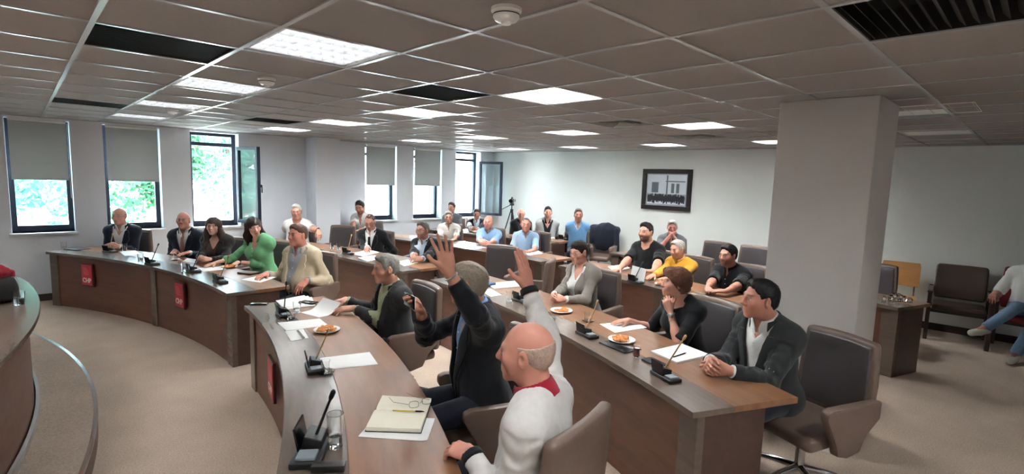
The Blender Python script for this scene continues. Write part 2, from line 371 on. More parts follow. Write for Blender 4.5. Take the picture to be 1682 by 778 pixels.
# framed picture on the back wall
def picture():
    y1, y0, z1, z0 = 3.74, 2.74, 2.20, 1.42
    c = Vector((WX((y0+y1)/2)-.022,(y0+y1)/2,(z0+z1)/2)); t = thing('framed_picture', 'large dark framed black and white photograph on the back wall', 'picture', c, math.atan(.066))
    w, h = (y1-y0)/2, (z1-z0)/2; fr = MB(); b = .085
    for lo, hi in (((-.02,-w,-h),(.019,w,-h+b)), ((-.02,-w,h-b),(.019,w,h)), ((-.02,-w,-h+b),(.019,-w+b,h-b)), ((-.02,w-b,-h+b),(.019,w,h-b))): fr.box(lo, hi)
    fr.obj('frame', mat('frame_dark', (34,27,27), .35), t, bevel=.006)
    iw, ih = w-b, h-b
    MB().box((.005,-iw,-ih), (.012,iw,ih)).obj('mount', mat('photo_grey', (150,156,162), .4, noise=.12, nscale=9), t)
    X = .0045
    def bar(name, ys, zs, m, d=.002): MB().box((X-d,-ys[1],zs[0]), (X,-ys[0],zs[1])).obj(name, m, t)
    g1 = mat('photo_dark', (44,48,56), .4, noise=.4, nscale=30); g2 = mat('photo_pale', (205,212,220), .4, noise=.06, nscale=20); g3 = mat('photo_mid', (96,104,114), .4, noise=.2, nscale=25)
    bar('facade', (-iw+.02,iw-.02), (-.08,ih-.02), g2, .001)
    for ys in ((-.30,-.16),(.10,.16),(.20,.26)): bar('photo_window', ys, (-.06,.14 if ys[0] < 0 else .12), g3)
    bar('facade_column', (.0,.03), (-.08,ih-.03), g3); bar('facade_cornice', (-.02,iw-.04), (.15,.17), g3)
    bar('facade_steps', (-iw+.03,iw-.03), (-ih+.03,-.20), g2, .0015)
    cr = MB(); r = random.Random(3)
    for k in range(46):
        y = -iw+.05+(2*iw-.1)*k/45; z = -.10+r.uniform(-.03,.03)
        cr.add([(X-.003,y-.012,z-.14),(X-.003,y+.012,z-.14),(X-.003,y+.014,z-.02),(X-.003,y+.006,z),(X-.003,y-.006,z),(X-.003,y-.014,z-.02)], [(5,4,3,2,1,0)])
    cr.obj('crowd', g1, t)
picture()
# ------------------------------------------------------------------ outside the windows
struct(MB().box((-30,8.4,-1.3), (50,60,-1.2)).obj('trim_3', mat('pale_paving', (222,222,215), .8, noise=.08, nscale=1.5)))
def tree(loc, h, r, label, seed, n=4200):
    R = random.Random(seed); t = thing('garden_tree', label, 'tree', loc, 0, 'trees outside the windows')
    MB().tube([(0,0,0),(.05,.02,h*.35),(-.04,.05,h*.6),(.02,0,h*.85)], [.13,.10,.07,.03], 10).obj('trunk', mat('bark', (112,96,84), .9, noise=.3, nscale=20), t, smooth=True)
    br = MB()
    for k in range(12):
        a = R.uniform(0,6.28); z = h*R.uniform(.3,.7); l = r*R.uniform(.5,.9)
        br.tube([(0,0,z),(math.cos(a)*l*.5,math.sin(a)*l*.5,z+l*.25),(math.cos(a)*l,math.sin(a)*l,z+l*.45)], [.045,.028,.012], 6)
    br.obj('branches', MATS['bark'], t, smooth=True)
    lf = MB(); blobs = [(max(-.8,min(.8,R.gauss(0,.5)))*r, max(-.8,min(.8,R.gauss(0,.5)))*r, h*.66+R.gauss(0,.2)*h, R.uniform(.25,.45)*r) for _ in range(26)]
    for k in range(n):
        bx, by, bz, rr = R.choice(blobs); d = Vector((R.gauss(0,1),R.gauss(0,1),R.gauss(0,1))).normalized()*rr*R.uniform(.5,1)
        p = Vector((bx,by,bz))+d; a = Vector((R.gauss(0,1),R.gauss(0,1),R.gauss(0,1))).normalized(); b = a.orthogonal().normalized(); s = R.uniform(.06,.12)
        lf.add([p-a*s, p+b*s*.5, p+a*s, p-b*s*.5], [(0,1,2,3)])
    lm = mat('leaves_%d' % (seed % 2), ((58,112,70),(66,124,104))[seed % 2], .6, noise=.4, nscale=4)
    lf.obj('foliage', lm, t)
tree((.0,11.2,-1.2), 4.6, 1.15, 'leafy tree outside the window nearest the podium', 1); tree((3.2,14.4,-1.2), 5.0, 1.3, 'leafy tree outside the second window', 2)
tree((5.6,17.8,-1.2), 6.0, 1.5, 'leafy tree outside the open window', 3); tree((.2,17.5,-1.2), 5.8, 1.5, 'taller tree standing behind the others outside', 4); tree((13.5,17,-1.2), 4.2, 1.2, 'distant tree outside the far windows', 5, 900)
# ------------------------------------------------------------------ podium, desks
M_wal = wood('walnut_front', (88,54,40), (112,72,54), .38); M_top = wood('walnut_top', (112,75,50), (142,102,74), .34, 1.0)
M_taupe = wood('taupe_laminate', (92,80,71), (108,93,82), .24, 1.5); M_wal2 = wood('walnut_dark', (60,40,33), (78,54,45), .35)
M_side = wood('side_taupe', (86,72,63), (100,85,75), .4, 1.5)
def desk(label, R0, R1, a0, a1, dividers=(), z0=0., h=.75, ends=(1,1), side=.5, group='curved council desks', name='council_desk', posts=True):
    am = (a0+a1)/2; c = pol((R0+R1)/2, am, z0); t = thing(name, label, 'desk', c, 0, group); zt = z0+h; g = dict(org=c)
    MB().arc(R0+.27, R1, a0, a1, zt-.036, zt, **g).obj('desktop', M_top, t, bevel=.003)
    MB().arc(R0, R0+.27, a0, a1, zt-.036, zt, **g).obj('edge_band', M_taupe, t, bevel=.003)
    cuts = [a0+.25]+list(dividers)+[a1-.25]
    for b0, b1 in zip(cuts, cuts[1:]): MB().arc(R0+.055, R0+.075, b0, b1, z0+.004, zt-.037, **g).obj('front_panel', M_wal, t)
    if posts:
        for i, a in enumerate(cuts):
            w = math.degrees(.055/R0); lo, hi = (a-.2, a+2*w) if i == 0 else ((a-2*w, a+.2) if i == len(cuts)-1 else (a-w, a+w))
            MB().arc(R0+.04, R0+.09, lo, hi, z0+.002, zt-.037, **g).obj('panel_post', M_taupe, t, bevel=.003)
    for k, a in enumerate((a0, a1)):
        if ends[k]:
            w = math.degrees(.035/R0)*(1 if k == 0 else -1); MB().arc(R0+.09, R0+side, a+w*.3, a+w*1.3, z0+.002, zt-.037, step=9, **g).obj('side_panel', M_wal2, t, bevel=.002)
    return t
# raised podium: step with carpet and metal nosing, and its desk
pc = pol(6.3, 8, 0)
pod = struct(MB().arc(3.2, 6.67, -46, 36, 0, .142, step=1).obj('floor_podium', mat('podium_riser', (84,58,44), .45)))
struct(MB().arc(3.2, 6.655, -46, 36, .142, .152, step=1).obj('floor_podium_carpet', M_carpet))
struct(MB().arc(6.65, 6.675, -46, 36, .138, .155, step=1).obj('trim_4', mat('nosing_brown', (112,84,68), .22, spec=.8)))
PODIUM = True
struct(MB().arc(6.33, 6.35, -34, 15, .152, .20, step=1).obj('trim_5', mat('pale_plinth', (170,165,160), .4)))
def podium_desk():
    c = pol(6.0, -9, .15); t = thing('podium_desk', 'curved podium desk on the raised step at the left edge', 'desk', c); g = dict(org=c)
    MB().arc(5.62, 6.12, -34, 15.5, .864, .90, **g).obj('desktop', M_top, t, bevel=.003)
    MB().arc(6.12, 6.39, -34, 15.5, .864, .90, **g).obj('edge_band', M_taupe, t, bevel=.003)
    for b0, b1 in ((-34,-9), (-9,15)): MB().arc(6.30, 6.32, b0, b1, .154, .863, **g).obj('front_panel', M_wal, t)
    MB().arc(5.8, 6.33, 14.9, 15.2, .154, .863, step=9, **g).obj('side_panel', M_wal2, t)
podium_desk()
D1 = desk('curved brown desk by the windows with two red plaques on its front', 7.7, 8.3, 1.0, 32.0, (16.3,), ends=(1,1))
D2 = desk('curved brown desk in the foreground with open notebook, seen from its end', 7.7, 8.4, -31, -3.3, (-17,), ends=(1,1))
D4 = desk('second row desk behind the beige blazer, ending beside the man in dark glasses', 9.68, 10.4, 1.2, 24.0, (12.5,), ends=(1,0))
D3 = desk('second row desk at right where the man in charcoal suit sits', 9.68, 10.4, -24.7, -2.4, (-13.5,), ends=(1,1))
D5 = desk('third row desk where two men in light blue shirts sit', 11.7, 12.4, -1.2, 19.0, (9.5,), ends=(1,1))
D7 = desk('third row desk at right with the men in black tops and mustard shirt', 11.7, 12.4, -18.3, -2.9, (-11,), ends=(1,1))
D6 = desk('back row desk at left where the man in blue shirt sits', 13.5, 14.1, 4.9, 18.4, (11.5,), ends=(1,1))
D9 = desk('back row desk ending right of the column with crystal pieces on it', 13.4, 14.0, -18.6, -1.0, (-10,), ends=(1,1))
# red plaques on the desk fronts
M_red = mat('plaque_red', (196,36,52), .35, noise=.05, nscale=12); M_plfr = mat('plaque_frame', (70,22,26), .3); M_let = mat('lettering_white', (240,230,226), .5); M_pink = mat('emblem_pale', (232,120,128), .5)
def text_mesh(s, size, name):
    cu = bpy.data.curves.new(name, 'FONT'); cu.body = s; cu.size = size; cu.extrude = .0012; cu.align_x = 'CENTER'; cu.align_y = 'CENTER'; cu.offset = size*.02
    o = bpy.data.objects.new(name, cu); COL.objects.link(o); bpy.context.view_layer.update()
    me = bpy.data.meshes.new_from_object(o); bpy.data.objects.remove(o); return me
chp = text_mesh('CHP', .085, 'lettering')
def plaque(R, a, z, label, w=.20, h=.27):
    n = Vector((-math.cos(math.radians(a)), -math.sin(math.radians(a)), 0)); p = pol(R, a, z)
    t = thing('desk_plaque', label, 'plaque', p, math.radians(a)-math.pi/2, 'red plaques on the desk fronts')
    # local -Y faces the podium
    MB().rbox((0,-.012,0), (w+.035,.022,h+.035), .005).obj('frame', M_plfr, t); MB().rbox((0,-.0245,0), (w,.004,h), .001).obj('red_panel', M_red, t)
    o = link('lettering', chp, None, t); o.location = (0,-.0275,-h*.27); o.rotation_euler = (math.pi/2,0,0)
    if not chp.materials: chp.materials.append(M_let)
    e = MB()
    for k in range(6):
        an = math.radians(12+15*k); d = Vector((math.cos(an),0,math.sin(an))); q = Vector((-math.sin(an),0,math.cos(an))); b = Vector((-.06,-.0275,-.005)); l = .10 if k not in (0,5) else .09
        for s0, s1, w0, w1 in ((.02,l,.002,.004), (l,l+.02,.009,.0005)): e.add([b+d*s0-q*w0, b+d*s1-q*w1, b+d*s1+q*w1, b+d*s0+q*w0], [(0,1,2,3)])
    e.obj('emblem', M_pink, t)
def plq(x, y, label, R=7.735):
    p = [c for c in cyl(x, y, R)][-1 if True else 0]; a = math.degrees(math.atan2(p[1]-CC[1], p[0]-CC[0])); plaque(R, a, p[2], label)
plq(146, 451, 'red plaque with white letters on the far end of the window desk'); plq(298, 484, 'red plaque nearest the corner of the window desk')
plaque(7.735, -10.2, .40, 'red plaque seen edge-on under the foreground desk')
# ------------------------------------------------------------------ chairs
M_lea = mat('brown_leather', (104,86,76), .42, noise=.08, nscale=14, bump=.12, bscale=90, spec=.5)
M_leaf = mat('slate_leather', (74,68,70), .31, noise=.08, nscale=14, bump=.12, bscale=90, spec=.6)
M_chr = mat('chrome', (200,200,205), .15, metal=1.); M_plas = mat('black_plastic', (24,23,24), .4)
def office_chair(label):
    t = thing('office_chair', label, 'chair', group='brown leather office chairs')
    MB().rbox((0,.0,.415), (.50,.50,.085), .035, seg=(6,6,1), fn=lambda x,y,z: (x,y,z+.012*(1-(x/.25)**2)*(1 if z > 0 else 0)-.012*max(0,y/.25)**2)).obj('seat', M_lea, t, smooth=True)
    def bf(x,y,z): return (x*(1-.08*max(0,z/.3)), y-.24-.05*(z+.3)*1.6+.55*x*x*(.6+.5*max(0,z)), z*.93+.725-.14*x*x*max(0,z/.3))
    MB().rbox((0,0,0), (.52,.065,.58), .028, seg=(8,1,8), fn=lambda x,y,z: bf(x,y-.025,z)).obj('back_shell', M_lea, t, smooth=True)
    MB().rbox((0,0,0), (.45,.03,.51), .012, seg=(8,1,8), fn=lambda x,y,z: bf(x,y+.001,z)).obj('backrest', M_leaf, t, smooth=True)
    prof = [(-.25,.66),(.17,.66),(.21,.645),(.215,.60),(.12,.43),(.10,.36),(.02,.34),(-.09,.36),(-.14,.46),(-.25,.55)]
    for s in (-1,1):
        x0, x1 = (.255,.315) if s > 0 else (-.315,-.255)
        MB().extr(prof, x0, x1).obj('armrest', M_lea, t, bevel=.014, smooth=True)
    MB().tube([(0,0,.10),(0,0,.25)], .03, 16).tube([(0,0,.25),(0,0,.37)], .022, 16).rbox((0,0,.37), (.24,.2,.03), .008).obj('column', M_chr, t, smooth=True)
    for k in range(5):
        a = 2*math.pi*k/5+.3; d = Vector((math.cos(a),math.sin(a),0))
        leg = MB().tube([d*.02+Vector((0,0,.115)), d*.16+Vector((0,0,.10)), d*.30+Vector((0,0,.075))], [.026,.02,.014], 10).obj('base_leg', M_chr, t, smooth=True)
        q = Vector((-d.y,d.x,0)); p = d*.295+Vector((0,0,.03))
        MB().tube([p-q*.022, p-q*.005], .03, 14).tube([p+q*.005, p+q*.022], .03, 14).tube([p-q*.01+Vector((0,0,.02)), p+Vector((0,0,.06))], .008, 8).obj('caster', M_plas, leg, smooth=True)
    return t
CHAIR = None
def chair(p, face, label):
    """p: seat centre on the floor, face: heading in degrees"""
    global CHAIR
    rz = math.radians(face-90)
    if CHAIR is None:
        CHAIR = office_chair(label); CHAIR.location = (p[0],p[1],0); CHAIR.rotation_euler = (0,0,rz); return CHAIR
    return dup(CHAIR, (p[0],p[1],0), rz, label)
def ringchair(R, a, label, off=0): p = pol(R, a); return chair(p, toC(p)+off, label)
# empty chairs
ringchair(10.85, 18.3, 'empty brown chair whose back the white haired man leans on', 18)
ringchair(10.95, 7.9, 'empty brown chair between the two men in dark suits, second row', 20)
ringchair(10.95, -.3, 'empty brown chair right of the man in dark glasses, second row', 22)
ringchair(10.75, -5.0, 'empty chair with shiny blue-grey back left of the woman in grey blazer', -52)
ringchair(12.85, 4.6, 'empty brown chair between the two men in light blue shirts', 10)
ringchair(12.7, -13.1, 'empty brown chair beside the man in mustard shirt', 5)
ringchair(14.55, -5.6, 'empty dark chair beside the grey haired man with hands at his mouth', 0)
ringchair(14.6, -8.0, 'empty dark chair in the back row near the pale wooden chair', 0)
ringchair(14.5, -14.9, 'dark chair behind the column at the end of the back row', 8)
ringchair(12.95, 22, 'dark chair by the pilaster behind the young man in white', 25) if False else None
# side chairs along the back wall
M_ply = wood('pale_plywood', (176,122,72), (198,146,92), .4, 1., False); M_dkw = wood('dark_wood_frame', (44,30,25), (58,40,33), .4, 1., False)
M_dkl = mat('dark_brown_leather', (70,54,46), .45, noise=.08, nscale=14, bump=.1, bscale=90); M_redl = mat('red_upholstery', (124,34,46), .7, noise=.1, nscale=30, bump=.2, bscale=200)
def back_sheet(w, z0, z1, y, th, m, name, t):
    MB().rbox((0,0,0), (w,th,z1-z0), th*.45, seg=(8,1,6), fn=lambda x,yy,z: (x*(1-.25*max(0,(abs(z)/((z1-z0)/2))-.8)), yy+y+.35*x*x-.12*(z), z+(z0+z1)/2)).obj(name, m, t, smooth=True)
def ply_chair(loc, face, label):
    t = thing('plywood_chair', label, 'chair', loc, math.radians(face-90), 'pale wooden chairs')
    MB().rbox((0,0,.45), (.42,.42,.016), .007, seg=(6,6,1), fn=lambda x,y,z: (x,y,z+.1*x*x-.12*max(0,y-.1))).obj('seat', M_ply, t, smooth=True)
    back_sheet(.44, .60, .93, -.20, .014, M_ply, 'backrest', t)
    for sx in (-1,1):
        MB().tube([(sx*.19,.19,0),(sx*.18,.17,.44)], .011, 10).obj('leg', M_chr, t, smooth=True)
        MB().tube([(sx*.19,-.24,0),(sx*.17,-.19,.45),(sx*.17,-.20,.62),(sx*.16,-.21,.80)], .011, 10).obj('leg', M_chr, t, smooth=True)
    MB().tube([(-.18,.17,.435),(.18,.17,.435)], .01, 8).tube([(-.17,-.19,.435),(.17,-.19,.435)], .01, 8).obj('stretcher', M_chr, t, smooth=True)
def arm_chair(loc, face, label, m, name, red=False):
    t = thing(name, label, 'chair', loc, math.radians(face-90))
    MB().rbox((0,.02,.43), (.54,.50,.07), .03, seg=(5,5,1)).obj('seat', m, t, smooth=True)
    back_sheet(.56 if red else .54, .50, 1.02 if red else .96, -.24, .06, m, 'backrest', t)
    for sx in (-1,1):
        MB().extr([(.26,0),(.32,0),(.30,.62),(.24,.60)], sx*.30-.022, sx*.30+.022).obj('leg', M_dkw, t, bevel=.006); MB().extr([(-.26,0),(-.20,0),(-.22,.66),(-.28,.64)], sx*.30-.022, sx*.30+.022).obj('leg', M_dkw, t, bevel=.006)
        MB().rbox((sx*.30,.02,.635), (.06,.62,.035), .014, seg=(1,5,1), fn=lambda x,y,z: (x,y,z-.25*max(0,-y-.1)**2)).obj('armrest', M_dkw, t, smooth=True)
    for y0 in (.20,-.24): MB().box((-.28,y0,.36), (.28,y0+.04,.41)).obj('rail', M_dkw, t, bevel=.004)
arm_chair((9.20,-1.14,0), 186, 'brown leather armchair with wooden frame against the back wall', M_dkl, 'wooden_armchair')
arm_chair((9.12,-1.79,0), 178, 'dark red armchair at the right edge under the man in jeans', M_redl, 'red_armchair', True)
ply_chair((9.12,-.50,0), 188, 'pale plywood chair behind the desk right of the column'); ply_chair((9.0,1.25,0), 182, 'pale plywood chair left of the column by the back wall')
# ------------------------------------------------------------------ people: distance fields turned into skin and clothes
def smin(a, b, k):
    if k <= 0: return np.minimum(a, b)
    h = np.maximum(k-np.abs(a-b), 0)/k
    return np.minimum(a, b)-h*h*k*.25
def V3(*p): return np.array(p, float)
def cone(a, b, r1, r2, k=.02, end=None, g=''): return dict(t='c', a=np.array(a,float), b=np.array(b,float), r1=r1, r2=r2, k=k, end=end, g=g)
def ell(c, r, M=None, k=.02, g=''): return dict(t='e', c=np.array(c,float), r=np.array(r,float), M=np.eye(3) if M is None else M, k=k, g=g)
def pdist(p, X, Y, Z, inf):
    if p['t'] == 'c':
        a, b = p['a'], p['b']; ba = b-a; L2 = max(ba@ba, 1e-9)
        dx, dy, dz = X-a[0], Y-a[1], Z-a[2]
        t = np.clip((dx*ba[0]+dy*ba[1]+dz*ba[2])/L2, 0, 1)
        d = np.sqrt((dx-t*ba[0])**2+(dy-t*ba[1])**2+(dz-t*ba[2])**2)-(p['r1']+(p['r2']-p['r1'])*t)-inf
        if p['end'] is not None:
            c, n = p['end']; d = np.maximum(d, (X-c[0])*n[0]+(Y-c[1])*n[1]+(Z-c[2])*n[2])
        return d
    M = p['M']; r = p['r']+inf; c = p['c']; dx, dy, dz = X-c[0], Y-c[1], Z-c[2]
    q = [(dx*M[0,i]+dy*M[1,i]+dz*M[2,i]) for i in range(3)]
    k0 = np.sqrt((q[0]/r[0])**2+(q[1]/r[1])**2+(q[2]/r[2])**2); k1 = np.sqrt((q[0]/r[0]**2)**2+(q[1]/r[1]**2)**2+(q[2]/r[2]**2)**2)
    return k0*(k0-1)/np.maximum(k1, 1e-6)
def pbox(p, inf):
    if p['t'] == 'c':
        r = max(p['r1'],p['r2'])+inf; return np.minimum(p['a'],p['b'])-r, np.maximum(p['a'],p['b'])+r
    e = np.sqrt(((p['M']*(p['r']+inf))**2).sum(1)); return p['c']-e, p['c']+e
class Grid:
    def __init__(s, prims, h, inf=0., lo=None, hi=None, cuts=(), subs=()):
        B = [pbox(p, inf) for p in prims]
        l = np.min([b[0] for b in B], 0)-2.5*h; u = np.max([b[1] for b in B], 0)+2.5*h
        if lo is not None: l = np.maximum(l, lo)
        if hi is not None: u = np.minimum(u, hi)
        n = np.maximum(3, np.ceil((u-l)/h).astype(int)+1); s.h = h; s.lo = l
        s.ax = [l[i]+h*np.arange(n[i]) for i in range(3)]; s.D = np.full(n, 1.0, np.float32)
        for p, (bl, bu) in zip(prims, B): s.put(p, bl, bu, inf)
        for p, k in subs:       # carve a primitive away, softly
            bl, bu = pbox(p, 0); sl, X, Y, Z = s.view(bl-k-h, bu+k+h)
            if sl is None: continue
            d = pdist(p, X, Y, Z, 0).astype(np.float32); s.D[sl] = -smin(-s.D[sl], d, k)
        if cuts:
            X, Y, Z = s.ax[0][:,None,None], s.ax[1][None,:,None], s.ax[2][None,None,:]
            for c in cuts: s.D = np.maximum(s.D, c(X, Y, Z)).astype(np.float32)
    def view(s, bl, bu):
        i0 = np.maximum(0, np.floor((bl-s.lo)/s.h).astype(int)); i1 = np.minimum(s.D.shape, np.ceil((bu-s.lo)/s.h).astype(int)+1)
        if np.any(i1 <= i0): return None, None, None, None
        sl = tuple(slice(i0[i], i1[i]) for i in range(3))
        return sl, s.ax[0][sl[0]][:,None,None], s.ax[1][sl[1]][None,:,None], s.ax[2][sl[2]][None,None,:]
    def put(s, p, bl, bu, inf):
        m = p['k']+2*s.h; sl, X, Y, Z = s.view(bl-m, bu+m)
        if sl is None: return
        d = pdist(p, X, Y, Z, inf).astype(np.float32)
        if p['g'] == 'mask': s.D[sl] = np.maximum(s.D[sl], -d)
        else: s.D[sl] = smin(s.D[sl], d, p['k'])
    def surf(s):
        """naive surface nets"""
        D = np.pad(s.D, 1, constant_values=1.0); lo = s.lo-s.h; S = D < 0; n = np.array(D.shape)-1
        cnt = np.zeros(n, np.uint8)
        for i in (0,1):
            for j in (0,1):
                for k in (0,1): cnt += S[i:i+n[0], j:j+n[1], k:k+n[2]]
        act = (cnt > 0) & (cnt < 8); I = np.argwhere(act)
        if len(I) == 0: return np.zeros((0,3)), np.zeros((0,4), int)
        idx = np.full(n, -1, np.int32); idx[act] = np.arange(len(I)); P = np.zeros((len(I),3)); w = np.zeros(len(I))
        cs = [(i,j,k) for i in (0,1) for j in (0,1) for k in (0,1)]; val = {c: D[I[:,0]+c[0], I[:,1]+c[1], I[:,2]+c[2]] for c in cs}
        for c in cs:
            for ax in range(3):
                if c[ax]: continue
                e = list(c); e[ax] = 1; e = tuple(e); a, b = val[c], val[e]; m = (a < 0) != (b < 0)
                t = np.where(m, a/np.where(m, a-b, 1), 0); q = np.tile(np.array(c, float), (len(I),1)); q[:,ax] += t
                P += q*m[:,None]; w += m
        P = lo+(I+P/np.maximum(w,1)[:,None])*s.h; Q = []
        for ax in range(3):
            o = [a for a in range(3) if a != ax]; A = [slice(None)]*3; Bs = [slice(None)]*3; A[ax] = slice(0,-1); Bs[ax] = slice(1,None)
            s0, s1 = S[tuple(A)], S[tuple(Bs)]; E = np.argwhere(s0 != s1)
            E = E[(E[:,o[0]] > 0) & (E[:,o[1]] > 0) & (E[:,o[0]] < n[o[0]]) & (E[:,o[1]] < n[o[1]])]
            if len(E) == 0: continue
            def cell(da, db):
                C = E.copy(); C[:,o[0]] -= da; C[:,o[1]] -= db; return idx[C[:,0], C[:,1], C[:,2]]
            q = np.stack([cell(1,1), cell(0,1), cell(0,0), cell(1,0)], 1); flip = s0[E[:,0],E[:,1],E[:,2]]
            if ax == 1: flip = ~flip
            q[~flip] = q[~flip][:,::-1]; Q.append(q)
        Q = np.concatenate(Q); return P, Q[(Q >= 0).all(1)]
def vnoise(P, seed=0):
    """smooth value noise, -1..1"""
    i = np.floor(P).astype(np.int64); f = P-i; f = f*f*(3-2*f); r = 0
    def hsh(a, b, c):
        n = (a*374761393+b*668265263+c*2147483647+seed*974711) & 0xffffffff; n = ((n ^ (n >> 13))*1274126177) & 0xffffffff
        return ((n ^ (n >> 16)) & 0xffff)/32767.5-1
    for dx in (0,1):
        for dy in (0,1):
            for dz in (0,1):
                r = r+hsh(i[:,0]+dx,i[:,1]+dy,i[:,2]+dz)*np.where(dx,f[:,0],1-f[:,0])*np.where(dy,f[:,1],1-f[:,1])*np.where(dz,f[:,2],1-f[:,2])
    return r
def normals(P, Q):
    n = np.zeros_like(P); fn = np.cross(P[Q[:,2]]-P[Q[:,0]], P[Q[:,3]]-P[Q[:,1]])
    if np.einsum('ij,ij->', P[Q[:,0]]-P.mean(0), fn) < 0: fn = -fn
    for k in range(4):
        for ax in range(3): n[:,ax] += np.bincount(Q[:,k], fn[:,ax], len(P))
    return n/np.maximum(np.linalg.norm(n, axis=1), 1e-12)[:,None]
def mk_mesh(name, P, Q, col=None):
    if len(Q) and np.einsum('ij,ij->', P[Q[:,0]]-P.mean(0), np.cross(P[Q[:,2]]-P[Q[:,0]], P[Q[:,3]]-P[Q[:,1]])) < 0: Q = Q[:,::-1]
    me = bpy.data.meshes.new(name); me.vertices.add(len(P)); me.vertices.foreach_set('co', P.astype(np.float32).ravel())
    me.loops.add(len(Q)*4); me.loops.foreach_set('vertex_index', Q.astype(np.int32).ravel())
    me.polygons.add(len(Q)); me.polygons.foreach_set('loop_start', np.arange(0, len(Q)*4, 4, dtype=np.int32))
    me.update(calc_edges=True)
    if col is not None:
        a = me.color_attributes.new('tone', 'FLOAT_COLOR', 'POINT'); a.data.foreach_set('color', np.concatenate([col, np.ones((len(col),1))], 1).astype(np.float32).ravel())
    me.shade_smooth(); return me
def skin_mat():
    m = bpy.data.materials.new('skin'); m.use_nodes = True; N = m.node_tree.nodes; L = m.node_tree.links; b = N['Principled BSDF']
    a = N.new('ShaderNodeAttribute'); a.attribute_name = 'tone'; L.new(a.outputs['Color'], b.inputs['Base Color'])
    b.inputs['Roughness'].default_value = .5; b.inputs['Specular IOR Level'].default_value = .4
    tc = N.new('ShaderNodeTexCoord'); n = N.new('ShaderNodeTexNoise'); n.inputs['Scale'].default_value = 160; L.new(tc.outputs['Object'], n.inputs[0])
    bp = N.new('ShaderNodeBump'); bp.inputs['Strength'].default_value = .12; bp.inputs['Distance'].default_value = .004; L.new(n.outputs[0], bp.inputs['Height']); L.new(bp.outputs[0], b.inputs['Normal'])
    return m
M_skin = skin_mat(); M_eye = mat('eye_white', (225,222,216), .2); M_iris = mat('iris', (40,28,22), .15)
def cloth(name, c, pat=None, c2=None, sc=60., rough=.85, axis='X'):
    if name in MATS: return MATS[name]
    m = mat(name, c, rough, noise=.10, nscale=40, bump=.25, bscale=420, spec=.25, sheen=.15)
    if pat:
        N = m.node_tree.nodes; L = m.node_tree.links; b = N['Principled BSDF']; src = b.inputs['Base Color'].links[0].from_socket
        tc = N.new('ShaderNodeTexCoord'); fac = None
        for ax in (('X',) if pat == 'stripe' else ('X','Z')):
            w = N.new('ShaderNodeTexWave'); w.wave_type = 'BANDS'; w.bands_direction = ax; w.inputs['Scale'].default_value = sc; L.new(tc.outputs['Object'], w.inputs[0])
            r = N.new('ShaderNodeMath'); r.operation = 'GREATER_THAN'; r.inputs[1].default_value = .78; L.new(w.outputs['Fac'], r.inputs[0])
            if fac is None: fac = r.outputs[0]
            else:
                ad = N.new('ShaderNodeMath'); ad.operation = 'MAXIMUM'; L.new(fac, ad.inputs[0]); L.new(r.outputs[0], ad.inputs[1]); fac = ad.outputs[0]
        mx = N.new('ShaderNodeMix'); mx.data_type = 'RGBA'; L.new(fac, mx.inputs[0]); L.new(src, mx.inputs[6]); mx.inputs[7].default_value = (*lin(c2), 1); L.new(mx.outputs[2], b.inputs['Base Color'])
    return m
def hairmat(c):
    n = 'hair_%d_%d_%d' % c
    if n in MATS: return MATS[n]
    m = mat(n, c, .5, noise=.35, nscale=90, spec=.3); N = m.node_tree.nodes; L = m.node_tree.links
    tc = N.new('ShaderNodeTexCoord'); mp = N.new('ShaderNodeMapping'); mp.inputs['Scale'].default_value = (260,60,60); L.new(tc.outputs['Object'], mp.inputs[0])
    w = N.new('ShaderNodeTexNoise'); w.inputs['Scale'].default_value = 1; w.inputs['Detail'].default_value = 4; L.new(mp.outputs[0], w.inputs[0])
    bp = N.new('ShaderNodeBump'); bp.inputs['Strength'].default_value = .6; bp.inputs['Distance'].default_value = .006; L.new(w.outputs[0], bp.inputs['Height']); L.new(bp.outputs[0], N['Principled BSDF'].inputs['Normal'])
    return m
def Rx(d): a = math.radians(d); c, s = math.cos(a), math.sin(a); return np.array([[1,0,0],[0,c,-s],[0,s,c]])
def Ry(d): a = math.radians(d); c, s = math.cos(a), math.sin(a); return np.array([[c,0,s],[0,1,0],[-s,0,c]])
def Rz(d): a = math.radians(d); c, s = math.cos(a), math.sin(a); return np.array([[c,-s,0],[s,c,0],[0,0,1]])
def nrm(v): v = np.array(v, float); return v/max(np.linalg.norm(v), 1e-9)
